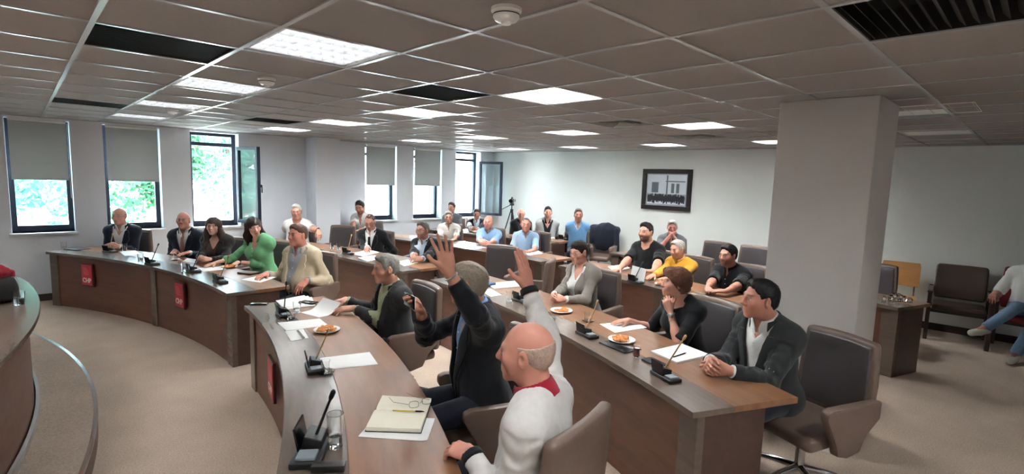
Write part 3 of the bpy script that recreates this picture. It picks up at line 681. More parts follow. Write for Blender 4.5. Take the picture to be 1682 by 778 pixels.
def hand_prims(wr, d, n, side, s=1., curl=.35, spread=.12, thumb=.4, rmin=0.):
    """palm from the wrist, four unequal fingers with three joints, thumb off the side of the palm"""
    d = nrm(d); n = nrm(n-d*(n@d)); t = np.cross(d, n)*side; P = []; R = lambda r: max(r*s, rmin)
    kn = [(.088,.029),(.092,.009),(.087,-.011),(.078,-.029)]; ln = [(.043,.026,.021),(.047,.030,.022),(.044,.027,.021),(.034,.021,.018)]; rr = [.0092,.0095,.009,.0080]
    for i, (f, o) in enumerate(kn):
        k = wr+(d*f+t*o)*s; b = wr+(d*.012+t*o*.5)*s
        P.append(cone(b, k, R(.0165), R(.0118), .012*s, g='hand'))
        a = 0.; q = k; dd = nrm(d+t*spread*(1,.3,-.35,-1.)[i])
        for j, l in enumerate(ln[i]):
            a += curl*(.8,1.,.75)[j]*(1+.06*i); v = dd*math.cos(a)+n*math.sin(a); e = q+v*l*s
            P.append(cone(q, e, R(rr[i]*(1-.08*j)), R(rr[i]*(1-.08*(j+1))), (.006 if j == 0 else .003)*s, g='hand')); q = e
    P.append(ell(wr+(d*.045+n*.004)*s, np.array([.036,.046,.014])*s, np.stack([t,d,n],1), .014*s, g='hand'))
    b = wr+(d*.022+t*.020+n*.006)*s; m = wr+(d*.052+t*.043+n*.014)*s
    P.append(cone(b, m, R(.0165), R(.0125), .012*s, g='hand'))
    v = nrm(d*.80+t*(.75-1.1*thumb)+n*(.25+.5*thumb)); e = m+v*.034*s; P.append(cone(m, e, R(.0118), R(.0105), .006*s, g='hand'))
    v2 = nrm(d*.9+t*(.35-1.1*thumb)+n*(.25+.45*thumb)); P.append(cone(e, e+v2*.027*s, R(.0105), R(.0085), .003*s, g='hand'))
    return P
def head_prims(c, M, s, fem=False, fat=0., chinup=0.):
    """all in head space: x right, y forward, z up"""
    def p(*v): return c+M@(np.array(v, float)*s)
    j = .92 if fem else 1.; P = []
    P.append(ell(p(0,-.014,.030), np.array([.0745,.096,.086])*s, M, .03*s, 'head'))
    P.append(ell(p(0,.024,-.030), np.array([(.060+.01*fat)*j,.066,.078])*s, M, .035*s, 'head'))
    P.append(ell(p(0,.014,-.070), np.array([(.048+.016*fat)*j,.058,.034])*s, M, .03*s, 'head'))
    P.append(cone(p(-.010*j,.072,-.098), p(.010*j,.072,-.098), .017*s, .017*s, .03*s, g='head'))
    P.append(cone(p(-.034,.079,.026), p(.034,.079,.026), .0105*s, .0105*s, .018*s, g='head'))
    for x in (-1,1):
        P.append(ell(p(.044*x,.060,-.022), np.array([.020,.020,.020])*s, M, .03*s, 'head'))
        P.append(ell(p(.076*x,-.008,-.006), np.array([.009,.021,.033])*s, M@Rz(-22*x)@Rx(8), .006*s, 'head'))
        P.append(ell(p(.079*x,-.010,.006), np.array([.006,.019,.024])*s, M@Rz(-30*x)@Rx(8), .004*s, 'head'))
    P.append(cone(p(0,.088,.018), p(0,.108,-.024), .0085*s, (.0125 if fem else .0145)*s, .014*s, g='head'))
    for x in (-1,1): P.append(ell(p(.0125*x,.097,-.030), np.array([.0085,.010,.0085])*s, M, .006*s, 'head'))
    P.append(ell(p(0,.080,-.060), np.array([.026,.016,.020])*s, M, .02*s, 'head'))
    P.append(cone(p(-.019,.087,-.0605), p(.019,.087,-.0605), .0058*s, .0058*s, .006*s, g='head')); P.append(cone(p(-.015,.087,-.0710), p(.015,.087,-.0710), .0068*s, .0068*s, .006*s, g='head'))
    subs = []
    for x in (-1,1):
        subs.append((ell(p(.031*x,.102,.004), np.array([.018,.017,.0125])*s, M), .014*s))
        subs.append((ell(p(.086*x,-.004,-.004), np.array([.006,.010,.017])*s, M@Rz(-22*x)), .004*s))
    subs.append((cone(p(-.020,.0965,-.0655), p(.020,.0965,-.0655), .0028*s, .0028*s), .003*s))
    eyes = [ell(p(.031*x,.0775,.0035), np.array([.0128,.0128,.0115])*s, M, .002*s, 'head') for x in (-1,1)]
    return P, subs, eyes
PEOPLE = []; FIND = {}
def person(name, label, head, face=0., lean=8., side=0., twist=0., s=1., fat=0., fem=False, hy=0., hp=0., hr=0., skin=(196,148,126), hair=('short',(60,50,45)),
           tops=(), legs='trousers_dark', legc=(34,34,38), hands=None, seat=.47, brow=None, beard=0., glasses=None, neckfwd=.03, chairlab=None, coff=0., cback=.0, lips=(170,98,90), stand=0., root=None, tie=None, group=None, legpose=None, watch=None, shoec=(30,26,24), chairpush=0., cshift=(0,0), chairat=None, bodyface=None, R=None, seatbias=0.):
    t0 = time.time(); T = Rz(twist)@Ry(side)@Rx(-lean); HM = Rz(hy)@Rx(hp)@Ry(hr)
    def pose(q):
        hz = seat-.01+.035*q+.09*s; sl = .985+.10*q; P0 = np.array([0, 0, hz])
        tp = lambda *v: P0+T@(np.array([v[0], v[1], v[2]*sl])*s)
        neck = tp(0,-.005,.495); hc = neck+T@(np.array([0,neckfwd+.008,.166])*s)
        # where the head is in the photograph fixes where the body sits
        base = root if root is not None else at(head[0], head[1], hc[2])
        ang = (toC(base) if bodyface is None else bodyface)+face; ROT = Rz(ang-90)
        loc = np.array([*root, 0.]) if root is not None else np.array([base[0], base[1], 0])-ROT@np.array([hc[0],hc[1],0])
        return hz, P0, tp, neck, hc, ang, loc, ROT
    q = 0.
    if R is not None and root is None:
        lo_, hi_ = -1.25, .8
        for _ in range(24):
            q = (lo_+hi_)/2; l_ = pose(q)[6]; r_ = math.hypot(l_[0]-CC[0], l_[1]-CC[1])
            if (r_ > R): lo_ = q
            else: hi_ = q
    qs = q; hz, P0, tp, neck, hc, ang, loc, ROT = pose(q); loc[2] = stand
    dist = np.linalg.norm(loc+ROT@hc-CAM)
    rz = math.radians(ang-90)
    def L(w): return ROT.T@(np.array(w, float)-loc)
    def Ld(v): return ROT.T@np.array(v, float)
    hf = float(np.clip(.0014*dist, .003, .0075)); hb = float(np.clip(.003*dist, .009, .016)); hg = float(np.clip(.0022*dist, .0055, .013)); rmin = .7*hf
    tone = np.array(lin(skin)); tone = np.clip((tone*.90+tone.mean()*.10)*np.array([1.02,.95,.93]), 0, .9)
    # ---- torso
    w = (.94 if fem else 1.)
    torso = [ell(tp(0,-.01,.03), np.array([.165*w+.02*fat,.125+.02*fat,.115])*s, T, .05*s), ell(tp(0,.012+.028*fat,.16), np.array([.145*w+.035*fat,.108+.045*fat,.14])*s, T, .07*s),
             ell(tp(0,.0,.33), np.array([.158*w+.015*fat,.108+.015*fat,.165])*s, T, .07*s), cone(tp(-.135*w,-.015,.422), tp(.135*w,-.015,.422), .062*s, .062*s, .05*s),
             cone(tp(-.045,-.022,.490), tp(-.155*w,-.018,.437), .054*s, .058*s, .05*s), cone(tp(.045,-.022,.490), tp(.155*w,-.018,.437), .054*s, .058*s, .05*s)]
    if fem:
        for x in (-1,1): torso.append(ell(tp(.072*x,.085,.315), np.array([.062,.055,.062])*s, T, .05*s))
    nk = [cone(tp(0,-.015,.455), hc+HM@(np.array([0,-.022,-.055])*s), (.062+.007*fat)*(.86 if fem else 1)*s, (.058+.007*fat)*(.86 if fem else 1)*s, .03*s, g='neck')]
    # ---- arms, solved so that the wrists reach their places
    arms = {}; hand = []; sub = []; U, Fo = .285*s, .255*s
    sh = {'L': tp(-.168*w,-.012,.412), 'R': tp(.168*w,-.012,.412)}
    hands = hands or {}
    for sd, sg in (('L',-1), ('R',1)):
        h = dict(hands.get(sd) or dict(loc=(.12*sg,.36,hz+.12), d=(-.35*sg,1,0), n=(0,0,-1), curl=.4)); S = sh[sd]
        d = nrm(Ld(h['wd'])) if 'wd' in h else (nrm(Ld(CR*h['img'][0]+CU*h['img'][1]-fw*h['img'][2])) if 'img' in h else nrm(h.get('d', (-.3*sg,1,0))))
        n = nrm(Ld(CR*h['imgn'][0]+CU*h['imgn'][1]-fw*h['imgn'][2])) if 'imgn' in h else nrm(h.get('n', (0,0,-1)))
        if 'px' in h:
            if 'reach' in h:
                r = Ld(ray(*h['px'])); o = L(CAM); rn = nrm(r); q = o-S+0.; b = rn@q; R_ = h['reach']*(U+Fo); disc = b*b-(q@q-R_*R_)
                t = -b-math.sqrt(disc)*(1 if h.get('near', True) else -1) if disc > 0 else -b
                hc_ = o+rn*t; W_ = hc_
            else:
                W_ = L(at(h['px'][0], h['px'][1], h.get('z', .79)))-d*(h.get('off', .07)*s)+np.array(h.get('o', (0,0,0)), float)
        elif 'hd' in h: W_ = hc+HM@(np.array(h['hd'], float)*s)
        else: W_ = np.array(h['loc'], float)
        v = W_-S; l = np.linalg.norm(v); mx = (U+Fo)*.995
        if l > mx: v = v/l*mx; l = mx; W_ = S+v
        if l < .12*s: v = nrm(v)*.12*s; l = .12*s; W_ = S+v
        a = (U*U-Fo*Fo+l*l)/(2*l); hh = math.sqrt(max(0, U*U-a*a)); pole = np.array(h.get('pole', (.34*sg,-.40,-.85)), float)
        ax = v/l; pole = nrm(pole-ax*(pole@ax)); E = S+ax*a+pole*hh
        m_ = (1+.12*fat)*(.86 if fem else 1.)
        arms[sd] = dict(S=S, E=E, W=W_, r=(.046*m_*s,.040*m_*s,.042*m_*s,.027*m_*s), fd=nrm(W_-E), ud=nrm(E-S), d=d, n=n, sg=sg)
        hand.append((W_, hand_prims(W_, d, n, sg, s*(.9 if fem else 1.02), h.get('curl',.35), h.get('spread',.1), h.get('thumb',.4), rmin)))
    def armp(sd, r, u1=None, f1=None, k=.025, slack=1.):
        A = arms[sd]; out = []
        if u1 is not None:
            e = A['S']+(A['E']-A['S'])*u1; return [cone(A['S'], A['E'], A['r'][0]*slack+r, A['r'][1]*slack+r+.012*s, k, (e, A['ud']), g='arm')]
        out.append(cone(A['S'], A['E'], A['r'][0]*slack+r, A['r'][1]*slack+r, k, g='arm'))
        e = None if f1 is None else (A['E']+(A['W']-A['E'])*f1, A['fd'])
        out.append(cone(A['E'], A['W'], A['r'][2]*slack+r, A['r'][3]*slack+r, k, e, g='arm'))
        if f1 is None or f1 > .3: out.append(cone(A['E'], A['E']+(A['W']-A['E'])*.35, A['r'][2]*slack+r, A['r'][2]*slack*.98+r, k, g='arm'))
        return out
    # ---- legs
    lp_ = legpose or {}; leg = []; leglines = []
    for sd, sg in (('L',-1), ('R',1)):
        hip = np.array([.088*sg*s, .01, hz-.01]); kn = np.array(lp_.get('k'+sd, (.125*sg*s, .41*s, hz-.035))); an = np.array(lp_.get('a'+sd, (.12*sg*s, .30*s, .085)))
        leg += [cone(hip, kn, .078*s, .054*s, .05*s, g='leg'), cone(kn, an, .052*s, .036*s, .03*s, g='leg')]
        toe = np.array(lp_.get('t'+sd, (an[0]+.03*sg, an[1]+.17*s, .035))); leglines.append((hip, kn, an, toe))
    hp_, hsub, eyes = head_prims(hc, HM, s, fem, fat)
    # ---- skin: one mesh, finest at the face and hands
    bodyp = torso+nk+leg+armp('L', 0)+armp('R', 0)+[cone(a+0, a+(t-a)*.6, .034*s, .028*s, .03*s) for _,_,a,t in leglines]
    ncut = neck+(hc-neck)*.30; nd = nrm(hc-neck)
    cuts = [lambda X,Y,Z: (X-ncut[0])*nd[0]+(Y-ncut[1])*nd[1]+(Z-ncut[2])*nd[2]-.012+0*X]
    near2 = lambda X,Y,Z: np.where((X-hc[0])**2+(Y-hc[1])**2+(Z-hc[2])**2 < (.30*s)**2, (X-ncut[0])*nd[0]+(Y-ncut[1])*nd[1]+(Z-ncut[2])*nd[2]-.012, -1.)
    for A in arms.values():
        cuts.append(lambda X,Y,Z,A=A: np.where((X-A['W'][0])**2+(Y-A['W'][1])**2+(Z-A['W'][2])**2 < .0081, (X-A['W'][0])*A['fd'][0]+(Y-A['W'][1])*A['fd'][1]+(Z-A['W'][2])*A['fd'][2]+.004, -1.))
    cuts[0] = near2
    PP = []; QQ = []; CL = []; n0 = 0
    def addpart(P, Q, col):
        nonlocal n0
        PP.append(P); QQ.append(Q+n0); CL.append(col); n0 += len(P)
    P, Q = Grid(bodyp, hb, cuts=cuts).surf(); addpart(P, Q, np.tile(tone, (len(P),1)))
    for (wr, pr), A in zip(hand, arms.values()):
        e = A['E']+(A['W']-A['E'])*.62
        fp = [cone(e, A['W'], A['r'][2]*.80, A['r'][3], .02*s)]
        P, Q = Grid(fp+pr, hf, cuts=[lambda X,Y,Z,e=e,A=A: -((X-e[0])*A['fd'][0]+(Y-e[1])*A['fd'][1]+(Z-e[2])*A['fd'][2])+.01]).surf()
        c = np.tile(tone, (len(P),1))*(1+.05*vnoise(P*60)[:,None]); addpart(P, Q, c)
    g = Grid(hp_+nk, hf, cuts=[lambda X,Y,Z: -((X-ncut[0])*nd[0]+(Y-ncut[1])*nd[1]+(Z-ncut[2])*nd[2])-.02], subs=hsub)
    for e in eyes: g.put(e, *pbox(e, 0), 0)
    P, Q = g.surf(); q = (P-hc)@HM/s; c = np.tile(tone, (len(P),1))*(1+.05*vnoise(P*45)[:,None]); x, y, z = np.abs(q[:,0]), q[:,1], q[:,2]
    def blend(c, k, m): return c*(1-m[:,None])+np.array(k)[None,:]*m[:,None]
    sm = lambda v, a, b: np.clip((v-a)/(b-a), 0, 1)
    fr = sm(y, .04, .06)
    rosy = np.exp(-((x-.04)/.022)**2-((z+.025)/.02)**2)*fr*.35+np.exp(-(x/.013)**2-((z+.025)/.016)**2)*fr*.3; c = blend(c, tone*np.array([1.05,.72,.68]), np.clip(rosy,0,1))
    c = blend(c, lin(lips), np.exp(-(x/.019)**4-((z+.066)/.0085)**4)*fr*(.75 if fem else .5))
    hcol = np.array(lin(brow or hair[1]))
    bz = z-(.030-.12*(x-.030)**2*10); c = blend(c, hcol*.8, np.exp(-((x-.032)/.019)**4-(bz/.0052)**2)*fr*(.55 if fem else .8))
    if beard:
        bm = fr*0+sm(y, .0, .03)*sm(-z, .028, .05)*(1-np.exp(-(x/.018)**4-((z+.066)/.008)**4))*(1-sm(x*0+(-z), .20, .21)); bm = np.where((np.abs(z+.045) < .012) | (z < -.05) | (x > .03), bm, bm*.4)
        c = blend(c, hcol*.9, np.clip(bm*beard, 0, 1))
    if hair[0] in ('bald','fringe'): pass
    ew = np.exp(-((x-.031)/.0125)**4-((z-.0035)/.0058)**4)*sm(y, .07, .078); c = blend(c, (.62,.58,.55), ew*.85)
    c = blend(c, (.012,.009,.008), np.exp(-((x-.031)/.0058)**4-((z-.0035)/.0056)**4)*sm(y, .075, .082))
    c = blend(c, (.03,.02,.018), np.exp(-((x-.031)/.014)**4-((z-.0098)/.0018)**2)*sm(y, .07, .078)*.8)
    addpart(P, Q, c)
    PP, QQ, CL = np.concatenate(PP), np.concatenate(QQ), np.concatenate(CL)
    body = link('person', mk_mesh('person', PP, QQ, CL), M_skin); body.location = loc; body.rotation_euler = (0,0,rz)
    tag(body, label, 'person', group)
    def part(nm, P, Q, m): return link(nm, mk_mesh(nm, P, Q), m, body)
    # ---- clothes
    def tloc(X, Y, Z):
        dx, dy, dz = X-P0[0], Y-P0[1], Z-P0[2]
        return [(dx*T[0,i]+dy*T[1,i]+dz*T[2,i])/s for i in range(3)]
    folds = lambda P, sc, seed: .45*vnoise(P*sc*np.array([1,1,.6]), seed)+1.5*(np.abs(vnoise(P*sc*.9*np.array([1.1,1,.75])+3, seed+1))-.30)+.45*(np.abs(vnoise(P*sc*1.9+7, seed+2))-.3)
    seed = len(PEOPLE)*7+3
    def wrinkle(P, Q, amp, sc=11.):
        N = normals(P, Q); m = np.full(len(P), .6)
        for A in arms.values():
            m += 1.1*np.exp(-(np.linalg.norm(P-A['E'], axis=1)/(.11*s))**2)
        x = P+.02*np.stack([vnoise(P*9, seed+3), vnoise(P*9, seed+4), vnoise(P*9, seed+5)], 1)
        f = folds(x, sc, seed)
        rg = np.zeros(len(P))
        for A in arms.values():     # creases round the sleeve
            for a, b in ((A['S'],A['E']),(A['E'],A['W'])):
                u = nrm(b-a); tt = (P-a)@u; dd = np.linalg.norm(P-a-tt[:,None]*u, axis=1); on = (dd < .085*s)*(tt > -.02)*(tt < np.linalg.norm(b-a)+.02)
                rg += on*np.sin(tt*95+3*vnoise(P*12, seed+6))*np.clip(vnoise(P*7, seed+8)+.35, 0, 1)*.8
        return P+N*(amp*(f*m+rg*.7))[:,None]
    for ti, tcfg in enumerate(tops):
        kind = tcfg['k']; col = tcfg['m']; inf = tcfg.get('inf', {'shirt':.008,'tee':.010,'polo':.010,'jacket':.022,'blouse':.012}[kind])*s; slv = tcfg.get('sl', 'long')
        prims = [dict(p) for p in torso]
        for p in prims:
            if p['t'] == 'c': p['r1'] += inf; p['r2'] += inf
            else: p['r'] = p['r']+inf
        cu = []
        jk = kind == 'jacket'
        if jk:
            prims.append(cone(tp(-.168*w,-.012,.432), tp(.168*w,-.012,.432), .058*s, .058*s, .04*s))
            prims.append(ell(tp(0,-.01,-.03), np.array([.185+.02*fat,.15+.02*fat,.10])*s, T, .06*s))
        ends = {'short': dict(u1=tcfg.get('u', .72)), 'long': dict(f1=tcfg.get('f', .90 if jk else .96)), 'elbow': dict(f1=.25), 'roll': dict(f1=.45)}
        for sd in 'LR': prims += armp(sd, (.013 if jk else (.011 if slv != 'short' else .015))*s+tcfg.get('slx',0), k=.026*s, **ends[slv])
        # neck opening
        nb = tp(0,-.018,.44); nt_ = tp(0,.03,.66); nr = (.066+.006*fat)*s*(.9 if fem else 1)
        prims.append(dict(cone(nb, nt_, nr+.004, nr+.010, 0), g='mask'))
        prims[-1]['k'] = 0
        zb, wt = tcfg.get('v', {'shirt':(.40,.030),'tee':(.44,.05),'polo':(.36,.03),'jacket':(.17,.085),'blouse':(.33,.05)}[kind]); op = tcfg.get('open', 0.)
        def vcut(X, Y, Z):
            x_, y_, z_ = tloc(X, Y, Z); wd_ = np.clip((z_-zb)/(.47-zb), 0, 1.2)*wt + (op if jk else 0)*np.clip((zb-z_)*3+.5, 0, 1)
            lowlim = (zb-z_) if not (jk and op) else z_*0-1
            return -np.maximum(np.maximum(np.maximum((np.abs(x_)-wd_)*.9, -y_+.03), lowlim), y_-(.175+.09*fat))*s
        cu.append(vcut)
        if not jk: cu.append(lambda X,Y,Z: -(tloc(X,Y,Z)[2]+.02)*s)
        else: cu.append(lambda X,Y,Z: -(tloc(X,Y,Z)[2]+.085)*s)
        G_ = Grid(prims, hg, cuts=cu)
        # lapels and collars: raised bands beside the opening
        if jk and hg < .012:
            sl_, X, Y, Z = G_.view(G_.lo, G_.lo+10.)
            x_, y_, z_ = tloc(X, Y, Z); wd_ = np.clip((z_-zb)/(.47-zb), 0, 1.2)*wt+op*np.clip((zb-z_)*3+.5, 0, 1); e = np.abs(x_)-wd_
            lw = .018+.05*np.clip((z_-zb)/.22, 0, 1)*np.clip((.50-z_)/.06, .35, 1)
            band = np.where((e > 0) & (e < lw) & (y_ > .02) & (z_ > zb-.01), .006*s*np.clip((lw-e)/.004, 0, 1), 0); G_.D = (G_.D-band).astype(np.float32)
            G_.D = np.maximum(G_.D, vcut(X, Y, Z)).astype(np.float32)
        P, Q = G_.surf()
        if len(P): P = wrinkle(P, Q, tcfg.get('amp', (.0075 if jk else .0065))*s); part(tcfg.get('n', kind), P, Q, col)
        if jk and dist < 12:
            n_ = 14; ib = inf+.002
            for sg in (-1,1):
                V = []; Fq = []
                for i in range(n_+1):
                    u = i/n_; z_ = .465+(max(zb,.02)-.465)*u; wd_ = np.clip((z_-zb)/(.47-zb), 0, 1.2)*wt+op*np.clip((zb-z_)*3+.5, 0, 1); lw = (.036+.034*min(1,u/.22) if u < .22 else .070*(1-((u-.22)/.78)**1.15)+.004)-(.016 if i == 3 else 0)
                    for e_ in (0., .5, 1.):
                        x_ = sg*(wd_-.004+lw*e_); y_ = surf_y(torso, tp, T, P0, s, z_, ib, x_)
                        V.append(tp(x_, y_+.0075+.003*math.sin(e_*3.14), z_)); V.append(tp(x_, y_-.006, z_))
                for i in range(n_):
                    b_ = 6*i
                    for c_ in (0, 2): Fq += [(b_+c_, b_+c_+2, b_+c_+8, b_+c_+6), (b_+c_+1, b_+c_+7, b_+c_+9, b_+c_+3)]
                    Fq += [(b_, b_+6, b_+7, b_+1), (b_+4, b_+5, b_+11, b_+10)]
                Fq += [(0,1,3,2),(2,3,5,4),(6*n_,6*n_+2,6*n_+3,6*n_+1),(6*n_+2,6*n_+4,6*n_+5,6*n_+3)]
                MB().add(V, Fq).obj('lapel', col, body, smooth=True)
        # collar
        cl = tcfg.get('collar', {'shirt':1,'polo':1,'jacket':1,'tee':0,'blouse':1}[kind])
        if cl:
            z0, z1, r0_, r1_, th = (.440,.545,.118,.083,.011) if jk else (.462,.556,.100,.0715,.0075); fk = (1+.10*fat)*(.9 if fem else 1)*s
            A0 = tp(0,-.016-.006*jk,z0); A1 = tp(0,.010-.012*jk,z1); dn = nrm(A1-A0); hl = np.linalg.norm(A1-A0)
            pr = [cone(A0, A1, r0_*fk, r1_*fk, 0), dict(cone(A0, A1, (r0_-th)*fk, (r1_-th)*fk, 0), g='mask')]; zt = tcfg.get('v', (.40,.03))[0]; gw = tcfg.get('gap', .40 if kind != 'jacket' else .55)
            def ccut(X,Y,Z):
                u = (X-A0[0])*dn[0]+(Y-A0[1])*dn[1]+(Z-A0[2])*dn[2]; x_, y_, z_ = tloc(X,Y,Z)
                lowf = np.clip(.03-.25*np.abs(y_+.02)-.05*np.abs(x_), -.02, .03)*0
                g0 = (.010 if not jk else .060)+(gw*np.clip(z_-.47,0,1) if not jk else .25*np.clip(.53-z_,0,.1)*0)
                gap = -np.maximum((np.abs(x_)-g0)*.9, -y_+.0)*s
                back = (-u+ np.where(y_ < .02, .030, 0.)*s*(0 if jk else 1))
                return np.maximum(np.maximum(u-hl, back), gap)
            P, Q = Grid(pr, min(hg, .0045 if dist < 6 else .007), cuts=[ccut]).surf()
            if len(P): part('collar', P, Q, tcfg.get('cm', col))
        if tcfg.get('cuff') is not None:
            for sd in 'LR':
                A = arms[sd]; c0 = A['E']+(A['W']-A['E'])*.90; c1 = A['E']+(A['W']-A['E'])*1.02
                P, Q = Grid([cone(c0, c1, A['r'][3]+.017*s, A['r'][3]+.013*s, 0, None)], .006, cuts=[lambda X,Y,Z,c0=c0,c1=c1,u=A['fd']: np.maximum((X-c1[0])*u[0]+(Y-c1[1])*u[1]+(Z-c1[2])*u[2], -((X-c0[0])*u[0]+(Y-c0[1])*u[1]+(Z-c0[2])*u[2]))]).surf()
                if len(P): part('cuff', P, Q, tcfg['cuff'])
        if kind in ('shirt','polo','blouse') and dist < 9.5 and not tcfg.get('nobtn'):
            zs = np.arange(.06, .43, .085) if kind != 'polo' else np.array([.34,.40])
            bm_ = MB()
            for z_ in zs:
                y_ = surf_y(torso, tp, T, P0, s, z_, inf); c_ = tp(0, y_+.004, z_); bm_.rbox(c_, (.011,.006,.011), .003)
            bm_.obj('buttons', mat('button_pale', (215,210,200), .4) if not tcfg.get('db') else M_black, body)
    if tie:
        tm, ztop, zbot = tie; V = []; Fq = []; n_ = 16
        for i in range(n_+1):
            z_ = ztop+(zbot-ztop)*i/n_; y_ = surf_y(torso, tp, T, P0, s, z_, .010*s)+.006; wd_ = .016+.026*i/n_ if i > 1 else .02
            if i == n_: wd_ = .004
            V += [tp(-wd_,y_,z_), tp(0,y_+.006,z_), tp(wd_,y_,z_), tp(0,y_-.008,z_)]
        for i in range(n_):
            for k in range(4): Fq.append((4*i+k, 4*i+(k+1)%4, 4*i+4+(k+1)%4, 4*i+4+k))
        Fq += [(3,2,1,0), (4*n_,4*n_+1,4*n_+2,4*n_+3)]
        MB().add(V, Fq).obj('tie', tm, body, smooth=True)
    # ---- trousers and shoes
    tpz = [dict(p) for p in torso[:1]]; tpz[0]['r'] = tpz[0]['r']+.012
    lg = []
    for hip, kn, an, toe in leglines:
        an2 = an+(kn-an)*.06; e = (an, nrm(an-kn)); lg += [cone(hip, kn, .088*s, .066*s, .05*s), cone(kn, an2+(an-kn)*.1, .064*s, .056*s, .03*s, e)]
    P, Q = Grid(tpz+lg, max(.008, hg), cuts=[lambda X,Y,Z: (tloc(X,Y,Z)[2]-.10)*s]).surf(); P = wrinkle(P, Q, .005, 9.); part('trousers', P, Q, cloth(legs, legc))
    for hip, kn, an, toe in leglines:
        u = nrm(toe-an); hl = an-np.array([0,0,.035])-np.array([u[0],u[1],0])*.035
        P, Q = Grid([cone(hl, toe, .036*s, .030*s, .02), cone(hl+(toe-hl)*.5, toe, .038*s, .030*s, .03), cone(an+np.array([0,0,-.01]), hl+(toe-hl)*.45, .036*s, .034*s, .03)], .007).surf(); P[:,2] = np.maximum(P[:,2], -.0 if stand == 0 else -stand+.001); part('shoe', P, Q, mat('shoe_%d_%d_%d' % shoec, shoec, .4))
    # ---- hair
    hairgen(hair, hc, HM, s, hf, part, tp, fem, seed)
    if glasses: make_glasses(glasses, hc, HM, s, body)
    if watch:
        A = arms[watch[0]]; c_ = A['W']-A['fd']*.025; wm = MB(); u = A['fd']; a1 = nrm(np.cross(u, A['n'])); a2 = np.cross(u, a1); r_ = A['r'][3]+.0045
        wm.tube([c_+(a1*math.cos(k*.3142)+a2*math.sin(k*.3142))*r_ for k in range(21)], .0055, 6); wm.rbox(c_-A['n']*(r_+.003), (.034,.034,.034), .01)
        wm.obj('wristwatch' , watch[1], body, smooth=True)
    if chairat: chair(chairat[:2], chairat[2], chairlab)
    elif chairlab:
        cp = loc[:2]+(ROT@np.array([0,-.0-chairpush,0]))[:2]; chair(cp+np.array(cshift), ang+coff, chairlab)
    FIND[name] = dict(loc=loc, rot=ROT, arms=arms, hc=loc+ROT@hc, L=L, body=body)
    PEOPLE.append(body)
    R_ = math.hypot(loc[0]-CC[0], loc[1]-CC[1])
    print('%-14s q=%.2f R=%.2f ang=%.1f xy=%.2f,%.2f dist=%.1f verts=%d t=%.1f' % (name, qs, R_, math.degrees(math.atan2(loc[1]-CC[1], loc[0]-CC[0])), loc[0], loc[1], dist, len(PP), time.time()-t0))
    return body
def surf_y(torso, tp, T, P0, s, z, inf, x=0.):
    ys = np.linspace(.0, .30, 61); pts = np.array([tp(x, y, z) for y in ys]); d = np.full(len(pts), 1.)
    for p in torso: d = smin(d, pdist(p, pts[:,0], pts[:,1], pts[:,2], inf), p['k'])
    k = np.argmax(d > 0); return ys[k] if d[k] > 0 else .2
